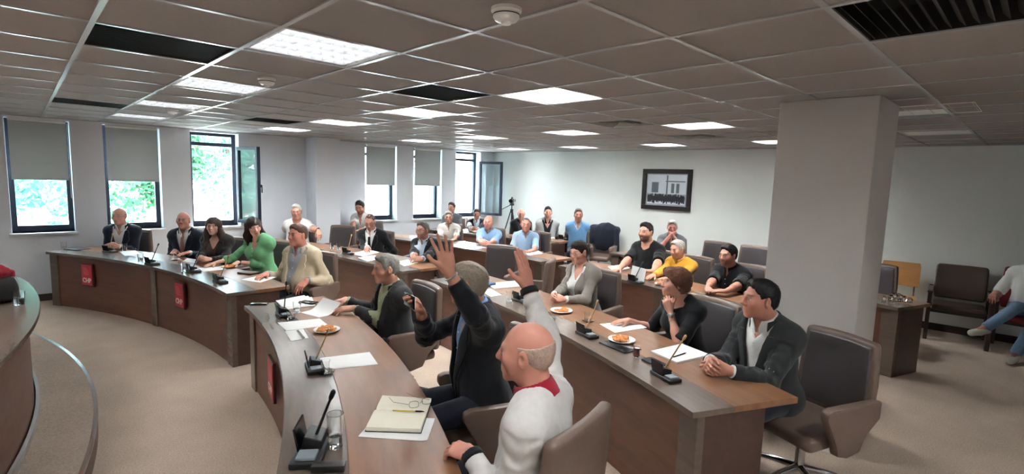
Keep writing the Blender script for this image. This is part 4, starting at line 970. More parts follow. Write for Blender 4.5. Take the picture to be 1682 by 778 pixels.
def hairgen(hair, c, M, s, hf, part, tp, fem, seed):
    style, colr = hair[0], hair[1]; vol = hair[2] if len(hair) > 2 else 0.
    if style == 'bald': return
    m = hairmat(colr); h = max(hf, .0035)
    def p(*v): return c+M@(np.array(v, float)*s)
    def q(X,Y,Z):
        dx, dy, dz = X-c[0], Y-c[1], Z-c[2]; return [(dx*M[0,i]+dy*M[1,i]+dz*M[2,i])/s for i in range(3)]
    t = .0060+vol; pr = [ell(p(0,-.014,.030), np.array([.0745+t*.75,.096+t,.086+t])*s, M, .02*s)]; cuts = []; subs = []; amp = .0034; sc = 75
    ears = lambda: [(ell(p(.080*x,.0,-.010), np.array([.022,.024,.032])*s, M), .01*s) for x in (-1,1)]
    def faceline(X,Y,Z, y0=.074, z0=.088, y1=.014, z1=-.030):
        x_, y_, z_ = q(X,Y,Z); z_ = z_+.0035*np.sin(x_*210+1.3*seed)+.0025*np.sin(x_*430+seed)-.30*np.maximum(np.abs(x_)-.028,0)*(z_ > .03);  l = math.hypot(y1-y0, z1-z0); ny, nz = -(z1-z0)/l, (y1-y0)/l
        return ((y_-y0)*ny+(z_-z0)*nz)*s
    if style in ('short','full'):
        pr.append(ell(p(.008,.022,.088), np.array([.052,.062,.036+vol])*s, M, .03*s)); pr.append(ell(p(0,-.05,-.02), np.array([.060,.052,.052])*s, M, .03*s))
        cuts = [faceline, lambda X,Y,Z: -(q(X,Y,Z)[2]+(.078 if style == 'full' else .062)-.12*np.clip(q(X,Y,Z)[1]+.02,0,1)*0)*s]; subs = ears()
    elif style == 'receding':
        pr[0]['r'] = pr[0]['r']-.004*s; pr.append(ell(p(0,-.05,-.02), np.array([.060,.050,.050])*s, M, .03*s))
        cuts = [lambda X,Y,Z: faceline(X,Y,Z,.060,.105,.012,-.03), lambda X,Y,Z: -(q(X,Y,Z)[2]+.064)*s]; subs = ears()
    elif style == 'fringe':
        pr[0]['r'] = np.array([.0745+.0045,.096+.006,.086+.004])*s; pr.append(ell(p(0,-.05,-.018), np.array([.058,.050,.048])*s, M, .03*s))
        cuts = [lambda X,Y,Z: faceline(X,Y,Z,.020,.08,.010,-.04), lambda X,Y,Z: -(q(X,Y,Z)[2]+.064)*s, lambda X,Y,Z: (q(X,Y,Z)[2]-.038-.25*np.clip(-q(X,Y,Z)[1]-.06,0,1))*s]; subs = ears(); amp = .002
    elif style == 'bob':
        pr = [ell(p(0,-.020,.030), np.array([.094,.114,.102])*s, M, .03*s), ell(p(0,-.06,-.035), np.array([.078,.062,.055])*s, M, .04*s), ell(p(.01,.055,.092), np.array([.062,.042,.030])*s, M, .03*s)]
        cuts = [lambda X,Y,Z: faceline(X,Y,Z,.092,.060,.030,-.01), lambda X,Y,Z: -(q(X,Y,Z)[2]+.078)*s]; amp = .006; sc = 45
    elif style == 'bun':
        pr += [ell(p(0,-.05,-.01), np.array([.066,.060,.060])*s, M, .03*s), ell(p(0,-.125,.0), np.array([.040,.036,.040])*s, M, .02*s), ell(p(0,.03,.09), np.array([.058,.066,.03])*s, M, .03*s)]
        cuts = [lambda X,Y,Z: faceline(X,Y,Z,.086,.066,.030,-.03), lambda X,Y,Z: -(q(X,Y,Z)[2]+.062)*s]; subs = ears()
    elif style in ('long','ponyback'):
        pr = [ell(p(0,-.018,.030), np.array([.088,.110,.098])*s, M, .03*s)]
        dn = np.array([0,0,-1.])
        for x in (-1,1):
            a = p(.070*x,-.02,.02); b = p(.085*x,-.03,-.12); e = b+np.array([.02*x,.03 if style == 'long' else -.05,-.15])*s
            pr += [cone(a, b, .032*s, .040*s, .05*s), cone(b, e, .040*s, (.026 if style == 'long' else .03)*s, .05*s)]
        b = p(0,-.085,-.08); pr += [cone(p(0,-.07,.03), b, .06*s, .062*s, .05*s), cone(b, b+np.array([0,-.02,-.20])*s, .062*s, .05*s, .05*s)]
        cuts = [lambda X,Y,Z: np.where(q(X,Y,Z)[2] > -.13, faceline(X,Y,Z,.090,.062,.045,-.10), -1.)]
        fx = hair[3] if len(hair) > 3 else 1.; amp = .007; sc = 30
    P, Q = Grid(pr, h, cuts=cuts, subs=subs).surf()
    if len(P):
        N = normals(P, Q); ql = (P-c)@M; w_ = vnoise(np.stack([ql[:,0]*sc, ql[:,1]*sc*.45, ql[:,2]*sc*.45], 1), seed); w2 = vnoise(ql*sc*2.4, seed+1); part('hair', P+N*(amp*s*(w_+.5*w2))[:,None], Q, m)
def make_glasses(g, c, M, s, body):
    dark = g == 'sun'; m = mat('spectacle_frame', (30,28,30), .3); mb = MB()
    def p(*v): return c+M@(np.array(v, float)*s)
    for x in (-1,1):
        pts = [p((.031*x)+.0215*math.copysign(abs(math.cos(a))**.6, math.cos(a)), .101-.012*abs(.031*x+.0215*math.cos(a))/.05, .001+.0128*math.copysign(abs(math.sin(a))**.6, math.sin(a))) for a in [k*math.pi/10 for k in range(21)]]
        mb.tube(pts, .0012*s, 6)
        mb.tube([p(.053*x,.092,.006), p(.073*x,.060,.006), p(.080*x,-.005,.006), p(.079*x,-.022,-.008)], .0012*s, 6)
    mb.tube([p(-.010,.103,.004), p(0,.106,.007), p(.010,.103,.004)], .0012*s, 6)
    o = mb.obj('eyeglasses', m, body, smooth=True)
# ------------------------------------------------------------------ who sits where
def clasp(px, z=.805, **k):
    a = dict(px=px, z=z, off=.055, curl=.62, thumb=.55, spread=.05, **k)
    return dict(L=dict(a, o=(-.032,-.012,0), d=(.60,.78,.06), n=(.72,-.50,-.45)), R=dict(a, o=(.036,.008,.016), d=(-.60,.78,.06), n=(-.72,-.50,-.45)))
def flat(sg, px, z=.785, dx=-.25, curl=.12, **k): return dict(px=px, z=z, d=(dx*sg,1,-.03), n=(0,-.05,-1), curl=curl, spread=.10, thumb=.25, **k)
navy = cloth('cloth_navy', (26,31,46)); black = cloth('cloth_black', (20,21,25)); char = cloth('cloth_charcoal', (46,49,50)); dgrey = cloth('cloth_dark_grey', (44,43,45))
white = cloth('cloth_white', (226,226,224)); beige = cloth('cloth_beige', (186,172,146)); green = cloth('cloth_green', (108,170,122)); grey = cloth('cloth_grey', (158,162,170))
lblue = cloth('cloth_light_blue', (140,172,204), 'check', (170,196,222), 70.); lblue2 = cloth('cloth_sky_blue', (138,172,206)); blue = cloth('cloth_blue', (96,142,184)); gblz = cloth('cloth_grey_check', (118,112,106), 'check', (136,130,122), 60.)
lgrey = cloth('cloth_pale_grey', (168,170,170)); mustard = cloth('cloth_mustard', (206,154,50)); sage = cloth('cloth_sage', (160,166,132)); stripe = cloth('cloth_stripe', (214,210,202), 'stripe', (120,116,112), 42.)
brown = cloth('cloth_brown', (70,54,48)); red = cloth('cloth_red', (150,24,44)); offw = cloth('cloth_off_white', (216,214,210)); slate = cloth('cloth_slate', (92,96,100)); palebl = cloth('cloth_pale_shirt', (196,206,216), 'stripe', (150,166,186), 55.)
wpolo = cloth('cloth_white_polo', (208,205,202)); rose = cloth('tie_rose', (150,104,96))
silver = mat('watch_steel', (170,170,172), .3, metal=.8)
GREY = (128,122,118); LG = (168,164,160); DK = (34,28,26); BR = (74,52,40)
def P(name, *a, **k):
    person(name, *a, **k)
def jk(m, **k): return dict(k='jacket', m=m, **k)
def shirt(m, **k): return dict(k='shirt', m=m, **k)
def claspL(y=.33, z=.80, x=0.): return dict(L=dict(loc=(x-.045,y,z),d=(.60,.78,.06),n=(.72,-.50,-.45),curl=.62,thumb=.55), R=dict(loc=(x+.050,y+.01,z+.014),d=(-.60,.78,.06),n=(-.72,-.50,-.45),curl=.62,thumb=.55))
# first row, window side
P('navy_white', 'man in navy jacket and open white shirt with glasses at the far window end', (196,355), 30, 6, R=8.48, s=1.02, hy=-4, skin=(206,150,130), hair=('fringe',GREY), glasses='y', tops=[shirt(white, v=(.38,.05)), jk(navy, v=(.06,.085), open=.035)], hands=claspL(.30), legc=(30,34,46), chairlab='brown chair of the man in navy jacket by the window', coff=-6, cshift=(-.03,-.10))
P('bald_tie', 'bald man in navy suit and rose tie sitting before the window wall', (301,362), 32, 6, R=8.60, hy=12, hp=2, skin=(196,138,116), hair=('fringe',(90,80,75)), tops=[shirt(white), jk(navy, v=(.14,.085))], tie=(rose,.44,.02), hands=dict(R=flat(1,(287,413)), L=flat(-1,(303,416))), legc=(30,34,46), chairlab='brown chair of the bald man in rose tie')
P('long_hair', 'woman with long brown hair in dark blazer and brown top', (350,371), 30, 12, R=8.60, s=.96, fem=True, hy=14, hp=-2, skin=(206,160,142), hair=('long',(72,56,50),.0), tops=[dict(k='tee', m=brown, v=(.36,.06), sl='long'), jk(cloth('cloth_espresso', (44,40,40)), v=(.10,.10), open=.03)], hands=clasp((332,426)), chairlab='brown chair of the woman with long brown hair')
P('green', 'woman in green shirt with dark curly hair tied back looking to the right', (417,372), 18, 12, R=8.60, s=.97, fem=True, hy=56, hp=-12, hr=8, skin=(212,164,144), hair=('ponyback',(52,38,34)), tops=[dict(k='shirt', m=green, v=(.36,.05), sl='roll', inf=.022, amp=.008)], hands=dict(R=flat(1,(345,434),dx=-.1), L=flat(-1,(388,432),dx=.5)), watch=('L',M_black), chairlab='brown chair of the woman in green')
P('beige', 'heavy man in beige blazer over grey shirt at the end of the window desk', (489,386), 22, 4, R=8.66, s=1.05, fat=1.0, hy=-6, skin=(206,138,118), hair=('short',(96,70,58)), tops=[shirt(grey, nobtn=False), jk(beige, v=(.0,.11), open=.06, amp=.009)], hands=dict(R=flat(1,(431,452),curl=.2), L=dict(px=(496,468),z=.70,d=(.1,.8,-.5),n=(.3,-.3,-1),curl=.45)), chairlab='brown chair of the man in beige blazer', legc=(60,58,56))
# second row, left
P('white_hair', 'white haired man in white short sleeved shirt with arm on a chair back', (487,347), 36, 4, R=10.52, s=1.04, fat=.7, hy=2, hp=-6, skin=(198,140,118), hair=('full',(206,204,200)), tops=[dict(k='tee', m=white, sl='short')], hands=dict(L=dict(px=(533,385),z=.93,d=(-.2,.6,-.6),n=(.2,-.4,-.8),curl=.5,off=.03), R=flat(1,(468,382))), watch=('L',M_black), chairlab='brown chair of the white haired man')
P('tie_dark', 'man in black suit and tie looking down at his papers, second row', (608,364), 26, 10, R=10.70, s=1.05, hy=6, hp=-26, skin=(196,140,122), hair=('receding',(72,58,52)), glasses='y', tops=[shirt(white), jk(black, v=(.12,.085))], tie=(black,.44,.03), hands=dict(R=dict(px=(602,408),z=.80,d=(-.2,1,-.1),n=(-.5,0,-1),curl=.75), L=flat(-1,(626,402))), chairlab='brown chair of the man in black suit and tie')
P('dark_glasses', 'man in dark suit and tinted glasses at the end of the second row desk', (694,378), 16, 10, R=10.70, s=1.03, hy=-4, skin=(176,128,108), hair=('short',(84,74,70)), glasses='y', beard=.25, tops=[shirt(palebl), jk(black, v=(.10,.085))], hands=clasp((681,426)), watch=('L',silver), chairlab='brown chair of the man in tinted glasses')
# third row, left
P('young_white', 'young dark haired man in white shirt sitting by the pilaster looking down', (591,340), 18, 16, R=11.85, s=1.06, hy=8, hp=-20, skin=(186,134,112), hair=('full',(34,28,26),.004), beard=.3, tops=[dict(k='polo', m=white, sl='short')], hands=dict(R=flat(1,(574,391),dx=.1), L=flat(-1,(583,392))), chairlab='dark chair of the young man in white by the pilaster', coff=30, cshift=(.08,-.16))
P('stripe', 'grey haired man in striped shirt behind the man in tinted glasses', (737,357), 34, 6, R=12.66, hy=4, skin=(176,132,112), hair=('full',(138,132,128)), tops=[dict(k='polo', m=stripe, sl='elbow', inf=.016)], hands=dict(R=flat(1,(728,392)), L=flat(-1,(745,393))), chairlab='brown chair of the man in striped shirt')
P('bald_blue', 'bald man in light blue shirt with folded arms, third row', (802,365), 28, 10, R=12.66, s=1.04, fat=.4, hy=2, skin=(206,146,128), hair=('fringe',(150,130,120)), tops=[dict(k='shirt', m=lblue2, sl='elbow', inf=.014)], hands=clasp((795,401)), chairlab='brown chair of the bald man in light blue')
P('blue_two', 'dark haired man in light blue shirt at the end of the third row', (864,369), 38, 8, R=12.66, s=1.0, hy=4, skin=(196,138,118), hair=('receding',(70,58,52)), tops=[dict(k='shirt', m=lblue, sl='elbow', inf=.014)], hands=dict(R=flat(1,(846,408),dx=-.7), L=flat(-1,(872,411),dx=-.7)), chairlab='brown chair of the man at the end of the third row')
# fourth row, left
P('back_grey', 'man in grey shirt at the far back beside the last window', (742,341), 24, 4, R=13.95, s=1.0, hy=-16, skin=(186,134,112), hair=('full',(66,56,50)), tops=[dict(k='polo', m=slate, sl='short')], chairlab='dark chair of the man beside the last window')
P('back_dark', 'man in dark jacket leaning forward in front of the open far window', (783,351), 34, 12, R=14.36, s=.97, hy=0, hp=-10, skin=(170,124,104), hair=('full',(60,52,48)), tops=[shirt(palebl), jk(navy, v=(.12,.08))], hands=clasp((778,377)), chairlab='dark chair of the man before the open far window')
P('tripod_man', 'balding man in black jacket sitting below the camera tripod', (856,351), 34, 6, R=14.36, s=.98, hy=4, hp=-6, skin=(206,148,130), hair=('fringe',(130,120,114)), tops=[shirt(cloth('cloth_dark_shirt',(58,52,56))), jk(black, v=(.12,.08))], chairlab='dark chair of the man below the tripod')
P('grey_blazer', 'man in pale grey blazer and dark shirt in the back row', (900,349), 36, 4, R=14.36, s=1.03, hy=2, skin=(198,142,122), hair=('full',(40,34,32)), tops=[shirt(cloth('cloth_black_shirt',(30,30,34)), v=(.36,.05)), jk(lgrey, v=(.02,.10), open=.04)], hands=clasp((897,381)), chairlab='dark chair of the man in pale grey blazer')
P('blue_sweater', 'man in blue sweater smiling at the end of the back row', (950,353), 36, 4, R=14.36, s=1.05, fat=.2, hy=4, skin=(190,134,112), hair=('full',(84,76,72)), tops=[shirt(palebl), dict(k='tee', m=blue, sl='long', v=(.38,.055), inf=.014)], hands=clasp((940,385)), chairlab='dark chair of the man in blue sweater')
# second and third row, right
P('grey_woman', 'woman in grey checked blazer with dark hair tied back and glasses', (951,414), 2, 8, R=10.70, s=.98, fem=True, hy=6, hp=-8, skin=(198,146,126), hair=('bun',(32,26,26)), glasses='y', tops=[dict(k='tee', m=white, v=(.38,.05), sl='long'), jk(gblz, v=(.08,.09), open=.03)], hands=clasp((912,489)), chairlab='brown chair of the woman in grey blazer', coff=14)
P('black_tee', 'bearded man in black T-shirt behind the desk with the white papers', (1061,381), 8, 8, R=12.66, s=1.08, fat=.6, hy=-2, skin=(196,146,124), hair=('short',(38,32,30)), beard=.75, tops=[dict(k='tee', m=black, sl='short', u=.85, inf=.014)], hands=dict(R=flat(1,(1012,443),dx=-.1), L=dict(px=(1060,452),z=.79,d=(.9,.4,0),n=(0,0,-1),curl=.3)), chairlab='brown chair of the man in black T-shirt')
P('pray', 'grey haired man in grey polo resting his mouth on clasped hands, back row', (1104,373), 30, 10, R=14.36, s=1.0, hy=4, hp=-8, skin=(196,132,118), hair=('full',(150,146,144)), tops=[dict(k='polo', m=slate, sl='short')], hands=dict(R=dict(hd=(.052,.135,-.150),d=(-.45,-.05,.8),n=(-.85,-.2,-.3),curl=.7,thumb=.5,pole=(.5,.3,-.8)), L=dict(hd=(-.052,.135,-.155),d=(.45,-.05,.8),n=(.85,-.2,-.3),curl=.7,thumb=.5,pole=(-.5,.3,-.8))), chairlab='dark chair of the grey haired man with clasped hands')
P('mustard', 'older grey haired man in mustard yellow shirt reading a white paper', (1113,409), 0, 12, R=12.66, s=.98, hy=-6, hp=-10, skin=(204,152,130), hair=('full',(176,170,164)), beard=.15, tops=[dict(k='shirt', m=mustard, inf=.018, amp=.009, sl='long')], hands=dict(R=flat(1,(1067,455)), L=flat(-1,(1076,466))), chairlab='brown chair of the man in mustard shirt')
P('black_polo', 'dark haired man in black polo shirt leaning on his folded arms', (1196,419), 6, 14, R=12.66, s=1.04, hy=-8, hp=-4, skin=(178,128,108), hair=('full',(28,24,24),.004), beard=.35, tops=[dict(k='polo', m=black, sl='short', u=.9, inf=.014)], hands=dict(R=flat(1,(1162,478),dx=-.9), L=flat(-1,(1172,484),dx=-1.2)), chairlab='brown chair of the man in black polo')
P('chin', 'woman with short brown hair in black top resting her chin on her hand', (1109,464), 0, 14, R=10.70, s=.98, fem=True, hy=-24, hp=2, skin=(192,142,122), hair=('bob',(96,62,46)), tops=[dict(k='tee', m=black, sl='short', u=.95, v=(.44,.07), inf=.014)],
  hands=dict(R=flat(1,(1020,527),dx=.1), L=dict(hd=(-.075,.045,-.215),d=(.25,.25,.9),n=(.75,-.55,.1),curl=.85,thumb=.0,pole=(-.3,.5,-.9))), watch=('L',silver), chairlab='brown chair of the woman in black top')
P('charcoal', 'man in charcoal suit and open white shirt at the right end of the second row', (1249,491), 4, 12, R=10.70, s=1.06, fat=.45, hy=-24, hp=0, skin=(190,132,108), hair=('short',(22,20,22)), tops=[shirt(white, v=(.40,.042)), jk(char, v=(.08,.09))], hands=clasp((1172,603)), chairlab='large brown chair of the man in charcoal suit in the right foreground', chairat=(3.92,-.86,158))
# first row, foreground
P('sage', 'grey haired man in dark suit and pale green shirt turning a paper', (634,441), 4, 6, R=8.72, s=1.02, fat=.2, hy=-6, hp=-4, skin=(190,140,116), hair=('full',(134,130,124)), tops=[shirt(sage, v=(.38,.045)), jk(dgrey, v=(.0,.10), open=.05)], hands=dict(R=dict(px=(556,494),z=.80,d=(-.2,1,0),n=(-.2,0,-1),curl=.4), L=dict(px=(567,507),z=.80,d=(.3,1,0),n=(.3,0,-1),curl=.4)), chairlab='brown chair of the man in pale green shirt')
P('phone', 'man in black suit raising his left hand and holding up a phone', (769,466), -2, 6, R=8.72, s=1.05, fat=.3, hy=-30, hp=0, skin=(192,138,112), hair=('short',(150,138,124)), tops=[shirt(cloth('cloth_blue_shirt',(120,150,196)), f=.70), jk(cloth('cloth_midnight', (22,23,30)), v=(.05,.09), open=.04, f=.78)],
  hands=dict(L=dict(px=(737,447),reach=.93,near=True,img=(-.18,1,.15),imgn=(.1,-.15,1),curl=.10,spread=.24,thumb=.0,pole=(-.7,-.2,-.5)), R=dict(loc=(.10,.37,1.13),d=(-.45,.3,.75),n=(-.2,1,-.2),curl=.5,thumb=.6,pole=(.6,.1,-.8))), watch=('L',silver), chairlab='brown chair of the man raising his hand with a phone')
P('bald_polo', 'bald man in white polo with red collar raising his right arm, seen from behind', (864,578), -42, 4, R=8.72, s=1.06, fat=.5, hy=8, hp=-2, skin=(200,138,118), hair=('fringe',(184,160,146)), tops=[dict(k='polo', m=wpolo, cm=red, sl='long', cuff=black, f=.90, inf=.018, amp=.008, nobtn=True)],
  hands=dict(R=dict(px=(868,474),reach=.97,near=False,img=(-.20,1,.0),imgn=(-.75,-.1,-.65),curl=.06,spread=.02,thumb=.15,pole=(.7,-.2,-.5)), L=dict(px=(752,737),z=.80,d=(.25,1,-.1),n=(.2,-.1,-1),curl=.55)), chairlab='large brown chair in the foreground behind the bald man', chairat=(1.84,-.33,100), legc=(60,62,70))
# edges of the picture
P('jeans', 'person in white shirt and blue jeans with crossed legs on the red armchair', (1745,425), 0, -6, s=1.0, root=(9.06,-1.78), bodyface=178, skin=(180,124,106), hair=('short',(60,50,46)), tops=[dict(k='tee', m=white, sl='short', u=.95, inf=.016)], legs='denim', legc=(104,132,160), shoec=(206,204,190),
  hands=dict(R=dict(loc=(.30,.22,.70),d=(0,1,-.1),n=(0,0,-1),curl=.5), L=dict(loc=(-.25,.25,.68),d=(0,1,0),n=(0,0,-1))), legpose=dict(kR=(.06,.46,.64), aR=(.30,.62,.36), tR=(.40,.76,.30), kL=(-.10,.46,.50), aL=(.02,.50,.10), tL=(.05,.68,.035)))
# ------------------------------------------------------------------ things on the desks
M_paper = mat('paper_white', (236,236,234), .7); M_cream = mat('paper_cream', (232,227,208), .75, noise=.03, nscale=20); M_gold = mat('brass_stem', (196,160,112), .35, metal=.6)
M_tumb = mat('clear_glass', (250,252,252), .03, trans=1., spec=.5); M_water = mat('water', (240,246,248), .02, trans=1.); M_plate = mat('white_china', (236,232,224), .25, coat=.3)
M_cook = mat('cookie_golden', (196,122,66), .8, noise=.3, nscale=60, bump=.5, bscale=120); M_gloss = mat('gloss_black', (14,14,16), .18); M_disp = mat('grey_display', (120,128,136), .3); M_tea = mat('red_tea', (150,28,16), .05, trans=.6)
ZT = .7505
def tang(p): return math.atan2(p[1]-CC[1], p[0]-CC[0])-math.pi/2      # +y of the thing points to the sitter
def paper(quad, label, th=.0016, z=ZT, m=None, name='paper_sheet', cat='paper', group='papers on the desks'):
    pts = [at(x, y, z) for x, y in quad]; c = sum(pts)/len(pts); P = [(p[0]-c[0], p[1]-c[1]) for p in pts]
    a = sum(P[i][0]*P[(i+1)%len(P)][1]-P[(i+1)%len(P)][0]*P[i][1] for i in range(len(P)))
    if a < 0: P = P[::-1]
    return tag(MB().prism(P, 0, th).obj(name, m or M_paper, loc=(c[0],c[1],z)), label, cat, group)
def mic(x, y, label, rot=0., z=ZT, s=1., stem=(.045,.05,.17), dark=False):
    p = at(x, y, z); t = thing('desk_microphone', label, 'microphone', p, tang(p)+math.radians(rot), 'desk microphones'); t.scale = (s,s,s)
    MB().rbox((0,0,.011), (.19,.095,.022), .006).obj('base_plate', M_plas, t, smooth=True)
    MB().extr([(-.03,.022),(.035,.022),(.035,.05),(-.02,.066)], -.075, .015).obj('console', M_plas, t, bevel=.004)
    MB().rbox((-.03,-.042,.058), (.11,.007,.078), .002, M=Matrix.Rotation(math.radians(10),3,'X')).obj('name_holder', M_gloss, t)
    MB().rbox((.055,.0,.027), (.055,.06,.012), .004).obj('keypad', M_disp, t, smooth=True)
    a = Vector((-.02,.01,.055)); b = a+Vector(stem)*.65; e = a+Vector(stem)
    MB().tube([a, a+(e-a)*.3, b, e], [.0055,.0048,.0045,.0045], 8).obj('gooseneck', M_plas if dark else M_gold, t, smooth=True)
    d = (e-b).normalized(); MB().tube([e-d*.004, e+d*.008, e+d*.028, e+d*.034], [.005,.0085,.0085,.004], 10).obj('mic_head', M_gold if not dark else M_plas, t, smooth=True)
def tumbler(x, y, label, r=.033, h=.095, wat=.4, z=ZT):
    p = at(x, y, z); t = thing('water_glass', label, 'glass', p, 0, 'glasses on the desks')
    MB().lathe([(0,0),(r*.80,0),(r*.84,.004),(r,h),(r-.0022,h),(r*.80-.0015,.012),(0,.010)], 28).obj('glass', M_tumb, t, smooth=True)
    if wat: MB().lathe([(0,.0115),(r*.79-.002,.0125),((r*.80+(r*.2)*wat)-.003,h*wat),(0,h*wat)], 24).obj('water', M_water, t, smooth=True)
def plate(x, y, label, n=13, r=.105, seed=1, clab=''):
    p = at(x, y, ZT); tag(MB().lathe([(0,0),(r*.55,0),(r*.62,.004),(r,.016),(r*1.0,.019),(r*.60,.008),(0,.006)], 40).obj('plate', M_plate, loc=p, smooth=True), label, 'plate', 'plates of cookies')
    R = random.Random(seed); protos = []; n = int(n*1.5)
    for k in range(n):
        a = R.uniform(0,6.28); d = r*.62*math.sqrt(R.uniform(0,1)); q = (p[0]+math.cos(a)*d, p[1]+math.sin(a)*d, p[2]+.010+.012*(k/n)+.006*(1-d/r))
        if k < 3:
            w = R.uniform(.8,1.2); c = MB().lathe([(0,0),(.013*w,0),(.018*w,.003),(.016*w,.008),(.009*w,.011),(0,.0115)], 14, ell=(1.25,.85)).obj('cookie', M_cook, loc=q, rotz=R.uniform(0,6.3), smooth=True)
            tag(c, clab, 'cookie', 'cookies '+label.split(' on ')[-1] if False else clab); protos.append(c)
        else:
            c = protos[k % 3].copy(); COL.objects.link(c); c.location = q; c.rotation_euler = (R.uniform(-.25,.25),R.uniform(-.25,.25),R.uniform(0,6.3))
def flatbox(x, y, size, label, m, name, cat, rot=0., z=ZT, r=.004):
    p = at(x, y, z); return tag(MB().rbox((0,0,size[2]/2), size, r).obj(name, m, loc=p, rotz=tang(p)+math.radians(rot), smooth=True), label, cat)
def saucer(x, y, label, z=ZT, tea=None, r=.052):
    p = at(x, y, z); tag(MB().lathe([(0,0),(r*.5,0),(r*.6,.003),(r,.012),(r,.014),(r*.55,.006),(0,.005)], 30).obj('saucer', M_tumb if tea != 'china' else M_plate, loc=p, smooth=True), label, 'saucer', 'saucers on the desks')
def teaglass(x, y, label, full=True, z=ZT):
    p = at(x, y, z); t = thing('tea_glass', label, 'tea glass', p, 0, 'tulip tea glasses')
    o = [(.0,.0),(.019,.0),(.021,.006),(.024,.02),(.021,.042),(.022,.06),(.0265,.078)]
    MB().lathe(o+[(.0255,.078),(.0208,.06),(.0198,.042),(.0225,.02),(.018,.006),(0,.005)], 26).obj('glass', M_tumb, t, smooth=True)
    if full: MB().lathe([(0,.0055),(.0175,.0062),(.0222,.02),(.0195,.042),(.0205,.058),(.0225,.066),(0,.066)], 24).obj('tea', M_tea, t, smooth=True)
# window desk
tumbler(105,408,'water glass standing alone at the far end of the window desk', wat=.3)
flatbox(127,409,(.26,.19,.012),'dark folder lying at the far end of the window desk', mat('dark_folder',(40,36,48),.5), 'folder','folder')
mic(181,414,'microphone in front of the man in navy jacket', stem=(-.01,.05,.17)); tumbler(205,411,'water glass right of the microphone in front of the navy jacket')
paper([(196,413),(222,411),(232,417),(205,420)],'white paper beside the microphone at the far end of the window desk')
mic(250,434,'microphone facing the bald man in rose tie', dark=True); tumbler(231,429,'water glass left of the microphone facing the bald man', wat=.5)
saucer(288,427,'white saucer in front of the bald man in rose tie', tea='china'); teaglass(288,425,'empty tea glass on the white saucer before the bald man', False, ZT+.006)
mic(318,446,'microphone in front of the woman with long brown hair', dark=True); tumbler(303,445,'water glass beside the microphone of the woman with long brown hair', wat=.5)
paper([(308,424),(330,427),(322,432),(300,429)],'small white paper before the woman with long brown hair')
paper([(326,440),(366,437),(372,442),(334,446)],'white paper under the right hand of the woman in green')
plate(377,439,'plate of cookies in front of the woman in green', 11, .09, 5, 'small golden cookie on the plate of the woman in green')
mic(362,463,'microphone nearest the corner of the window desk', stem=(.02,.07,.19))
flatbox(408,449,(.20,.13,.02),'brown leather wallet between the woman in green and the beige blazer', mat('wallet_brown',(84,58,36),.5), 'wallet','wallet', 20)
paper([(396,459),(424,453),(454,455),(428,464)],'white paper in front of the man in beige blazer')
# foreground desk
mic(466,518,'microphone at the far end of the foreground desk', stem=(-.01,.02,.19), dark=True); tumbler(488,513,'water glass beside the paper pile on the foreground desk', wat=.4); tumbler(478,524,'short water glass next to the first microphone of the foreground desk', h=.07, wat=.3)
for k, (qd, lb) in enumerate((([(456,497),(506,486),(520,499),(468,509)],'white paper at the bottom of the pile on the foreground desk'), ([(462,495),(512,488),(518,502),(466,507)],'white paper in the middle of the pile on the foreground desk'), ([(453,494),(500,485),(512,497),(466,505)],'white paper on top of the pile on the foreground desk'))):
    paper(qd, lb, .004, ZT+.0042*k)
flatbox(507,497,(.15,.08,.012),'black phone on the paper pile in front of the grey haired man', M_gloss, 'smartphone','phone', 35, ZT+.0125, .004)
flatbox(426,499,(.14,.07,.010),'black flat phone at the far corner of the foreground desk', M_gloss, 'smartphone','phone', 60)
def lifted():
    a, b, c, d = at(493,513,ZT), at(524,521,ZT), at(560,514,ZT), at(531,505,ZT); o = (a+b+c+d)/4; V = []; n = 10
    for i in range(n+1):
        u = i/n; l = a+(d-a)*u; r = b+(c-b)*u; h = .09*max(0,(u-.35)/.65)**1.8
        for q in (l, r): V.append((q[0]-o[0], q[1]-o[1], h)); V.append((q[0]-o[0], q[1]-o[1], h+.0012))
    Fs = []
    for i in range(n):
        k = 4*i; Fs += [(k,k+4,k+6,k+2),(k+1,k+3,k+7,k+5),(k,k+1,k+5,k+4),(k+2,k+6,k+7,k+3)]
    Fs += [(0,2,3,1),(4*n,4*n+1,4*n+3,4*n+2)]
    tag(MB().add(V,Fs).obj('paper_sheet', M_paper, loc=(o[0],o[1],ZT+.0005), smooth=True), 'white paper with its edge lifted by the grey haired man', 'paper', 'papers on the desks')
lifted()
paper([(456,530),(525,523),(539,534),(470,543)],'white paper left of the cookies on the foreground desk'); paper([(468,544),(498,540),(507,555),(478,560)],'small white card with a black strip on the foreground desk', z=ZT+.0001)
tag(MB().prism([tuple((at(x,y,ZT)-at(494,549,ZT))[:2]) for x, y in ((487,543),(490,542),(501,555),(497,556))][::-1], 0, .004).obj('pen', M_gloss, loc=at(494,549,ZT+.0018)), 'black pen lying on the small white card', 'pen')
plate(537,544,'plate of cookies on the foreground desk', 16, .095, 2, 'small golden cookie on the foreground desk plate')
mic(517,606,'microphone in the middle of the foreground desk beside a long white paper', stem=(.05,.06,.17))
paper([(524,588),(607,578),(621,598),(536,607)],'long white paper beside the middle microphone of the foreground desk')
saucer(535,613,'clear glass saucer in front of the middle microphone'); teaglass(535,612,'empty tea glass on the clear saucer of the foreground desk', False, ZT+.006)
mic(512,745,'large black microphone console nearest the camera on the foreground desk', rot=-12, s=1.3, stem=(.02,.05,.13), dark=True)
tumbler(551,733,'tall glass of water nearest the camera on the foreground desk', .036, .15, .35)
flatbox(540,772,(.13,.045,.03),'black device bar at the bottom edge of the foreground desk', M_plas, 'voting_unit','device', 78, ZT, .005)
paper([(588,717),(616,684),(714,687),(713,692),(702,723),(692,724)],'white paper lying under the open notebook')
